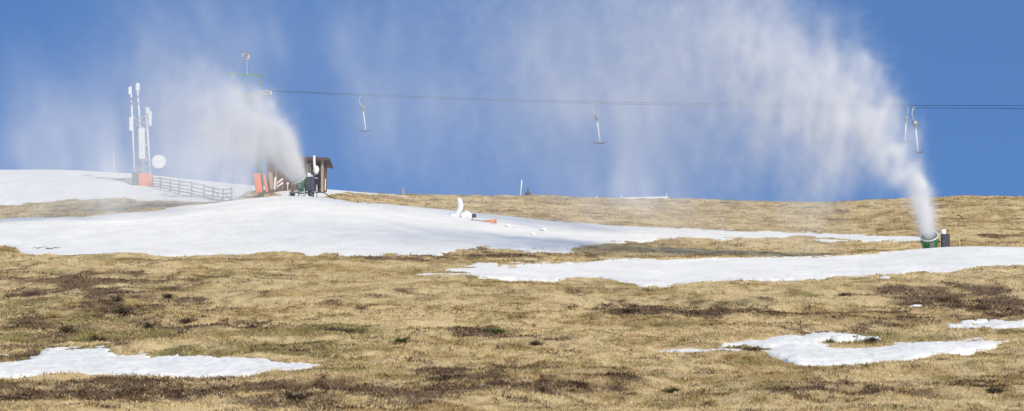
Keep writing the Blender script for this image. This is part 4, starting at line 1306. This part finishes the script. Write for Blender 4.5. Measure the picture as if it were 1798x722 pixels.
    vc.inputs['Resolution X'].default_value = int(res[0]); vc.inputs['Resolution Y'].default_value = int(res[1]); vc.inputs['Resolution Z'].default_value = int(res[2])
    Lk.new(si.outputs[0], vc.inputs['Density'])
    sm = N.new('GeometryNodeSetMaterial'); sm.inputs['Material'].default_value = MIST
    Lk.new(vc.outputs[0], sm.inputs['Geometry'])
    Lk.new(sm.outputs[0], go.inputs[0])
    md = o.modifiers.new('field', 'NODES'); md.node_group = nt
    me.materials.append(MIST)
    tag(o, label, 'snow mist', None, 'stuff')
    return o

MIST = bpy.data.materials.new('ice_crystal_mist'); MIST.use_nodes = True
_n = MIST.node_tree.nodes; _l = MIST.node_tree.links
_n.clear()
_o = _n.new('ShaderNodeOutputMaterial'); _p = _n.new('ShaderNodeVolumePrincipled')
_p.inputs['Color'].default_value = (0.99, 0.99, 0.995, 1); _p.inputs['Anisotropy'].default_value = 0.0
_p.inputs['Density'].default_value = 1.0
_l.new(_p.outputs[0], _o.inputs['Volume'])

def jet(seed, N, nozzle, height, tau, wind, wy_, T, r0, rgrow, fall, yspread, puffs=90, turb=1.0, jy=-1.0, leanx=0.06, rp=1.1):
    """positions of N crystals of age 0..T blown from a fan nozzle, slowed by the air, carried by the wind, then sinking"""
    r = np.random.default_rng(seed)
    t = T * r.random(N) ** 1.0
    # irregular bursts
    ph = vn2(t * 5.0 / 1.0, t * 0 + 3.1, seed) + 0.5 * vn2(t * 13.0, t * 0 + 9.1, seed + 1)
    keepw = np.clip(ph * 1.2, 0.15, 1.4)
    z = height * (1 - np.exp(-t / tau))
    x = -wind * (t - 0.45 * tau * (1 - np.exp(-t / (0.45 * tau)))) - leanx * z
    y = wy_ * t + jy * (1 - np.exp(-t / 0.8))
    rad = r0 + rgrow * t ** rp
    g = r.normal(0, 1, (N, 3))
    core = np.minimum(1, 0.25 + t / 1.5)
    px = x + g[:, 0] * rad * 0.55
    pz = z + g[:, 2] * rad * 0.55
    py = y + g[:, 1] * rad * 0.6 * yspread
    # near the nozzle the jet is a filled disc
    a = turb
    for sc, am, sd_, t1 in ((4.0, 1.4, 1, 4.5), (1.7, 0.95, 4, 2.6), (0.75, 0.50, 7, 1.3), (0.4, 0.2, 9, 0.6)):
        k_ = am * a * np.clip(t / t1, 0, 1) ** 1.5
        tt = t * 0.6
        dx = vn3(px / sc + tt, py / sc, pz / sc, seed + sd_)
        dy = vn3(px / sc + 7 + tt, py / sc, pz / sc, seed + sd_ + 1)
        dz = vn3(px / sc + 13 + tt, py / sc, pz / sc, seed + sd_ + 2)
        px = px + dx * k_; py = py + dy * k_; pz = pz + dz * k_
    # sinking: bigger crystals fall out of each puff and draw vertical streaks
    fs = r.exponential(1.0, N)
    col = vn2(px / 0.55, py / 1.2, seed + 20) * 0.6 + vn2(px / 1.6, py / 2.5, seed + 21) * 0.6
    dropping = np.clip(t - 0.6, 0, None) * fall * fs * (0.25 + 1.5 * col ** 2)
    pz = pz - dropping
    px = px - 0.10 * dropping
    P = np.stack([px + nozzle[0], py + nozzle[1], pz + nozzle[2]], -1)
    W = keepw * np.exp(-dropping / 9.0) * (0.35 + 1.3 * col)
    return P, W, t

def add_plumes():
    # right gun
    P, W, t = jet(101, 2200000, NOZ_R, 12.6, 2.0, 2.55, 0.15, 13.0, 0.30, 0.80, 1.7, 1.2, turb=1.3, leanx=0.18, rp=1.0)
    W = W * np.exp(-t / 15) * (0.50 + 1.1 * sstep(0.5, 2.0, t)) * (1 - sstep(9.5, 13.0, t))
    plume_volume('snow_plume', 'tall white plume blown up by the right snow gun and drifting left', P, W, (NOZ_R[0] - 32, NOZ_R[1] - 7, NOZ_R[2] - 1.5), (NOZ_R[0] + 3, NOZ_R[1] + 8, NOZ_R[2] + 16), 0.125, GAIN_R, 1)
    # left gun
    P, W, t = jet(211, 2200000, NOZ_L, 6.3, 1.1, 1.6, 0.10, 9.5, 0.28, 1.25, 3.0, 1.1, turb=0.95, leanx=0.50, rp=0.95)
    W = W * np.exp(-t / 3.0) * (0.60 + 0.5 * sstep(0.5, 1.8, t)) * (1 - sstep(7.0, 9.5, t))
    plume_volume('snow_plume', 'dense white plume blown by the left snow gun in front of the lift pylon', P, W, (NOZ_L[0] - 23, NOZ_L[1] - 7, NOZ_L[2] - 3.5), (NOZ_L[0] + 3, NOZ_L[1] + 8, NOZ_L[2] + 13), 0.15, GAIN_L, 1)
    # thin curtains of ice crystals sinking over the ridge, left behind by both guns
    YC = 150.0
    VEIL = [(950, 30, 330, 170, .11), (85, 250, 80, 110, .58), (180, 260, 60, 110, .22), (380, 20, 150, 120, .17), (600, 60, 160, 140, .05), (330, 310, 110, 60, .60), (120, 330, 170, 45, .28), (1040, 250, 190, 130, .15), (720, 250, 170, 120, .07),
            (640, 430, 110, 25, .12), (1120, 150, 120, 200, .14), (270, 270, 110, 80, .40), (250, 200, 60, 90, .18), (1100, 350, 120, 40, .14)]
    def dens(X, Y, Z):
        c, s = math.cos(PITCH), math.sin(PITCH)
        w = YC * c + Z * s
        px = PCX + F * X / w; py = PCY - F * (Z * c - YC * s) / w
        tau = sum(a * np.exp(-(((px - cx) / rx) ** 2 + ((py - cy_) / ry_) ** 2)) for cx, cy_, rx, ry_, a in VEIL)
        wx_ = X + 0.8 * vn3(X / 3.0, Y / 4.0, Z / 3.0, 36)
        st = vn3(wx_ / 0.8 + Z * 0.22, Y / 2.0, Z / 4.0, 33) * 0.5 + vn3(wx_ / 2.4 + Z * 0.10, Y / 4.0, Z / 6.0, 34) * 0.7 + vn3(wx_ / 4.0, Y / 5.0, Z / 3.0, 35) * 0.7
        sl = np.exp(-((Y - YC) / 3.2) ** 2) / (1.77 * 3.2)
        return tau * sl * np.exp(st * 1.25)
    x0 = (-70 - PCX) / F * YC; x1 = (1420 - PCX) / F * YC
    plume_volume('drifting_snow_veil', 'thin veil of drifting snow crystals hanging over the ridge', None, None, (x0, YC - 6, 9.0), (x1, YC + 6, 31.0), 0.30, 1.0, 0, dens, 0.25)
GAIN_R = 1.8e-4
GAIN_L = 3.6e-4
add_plumes()
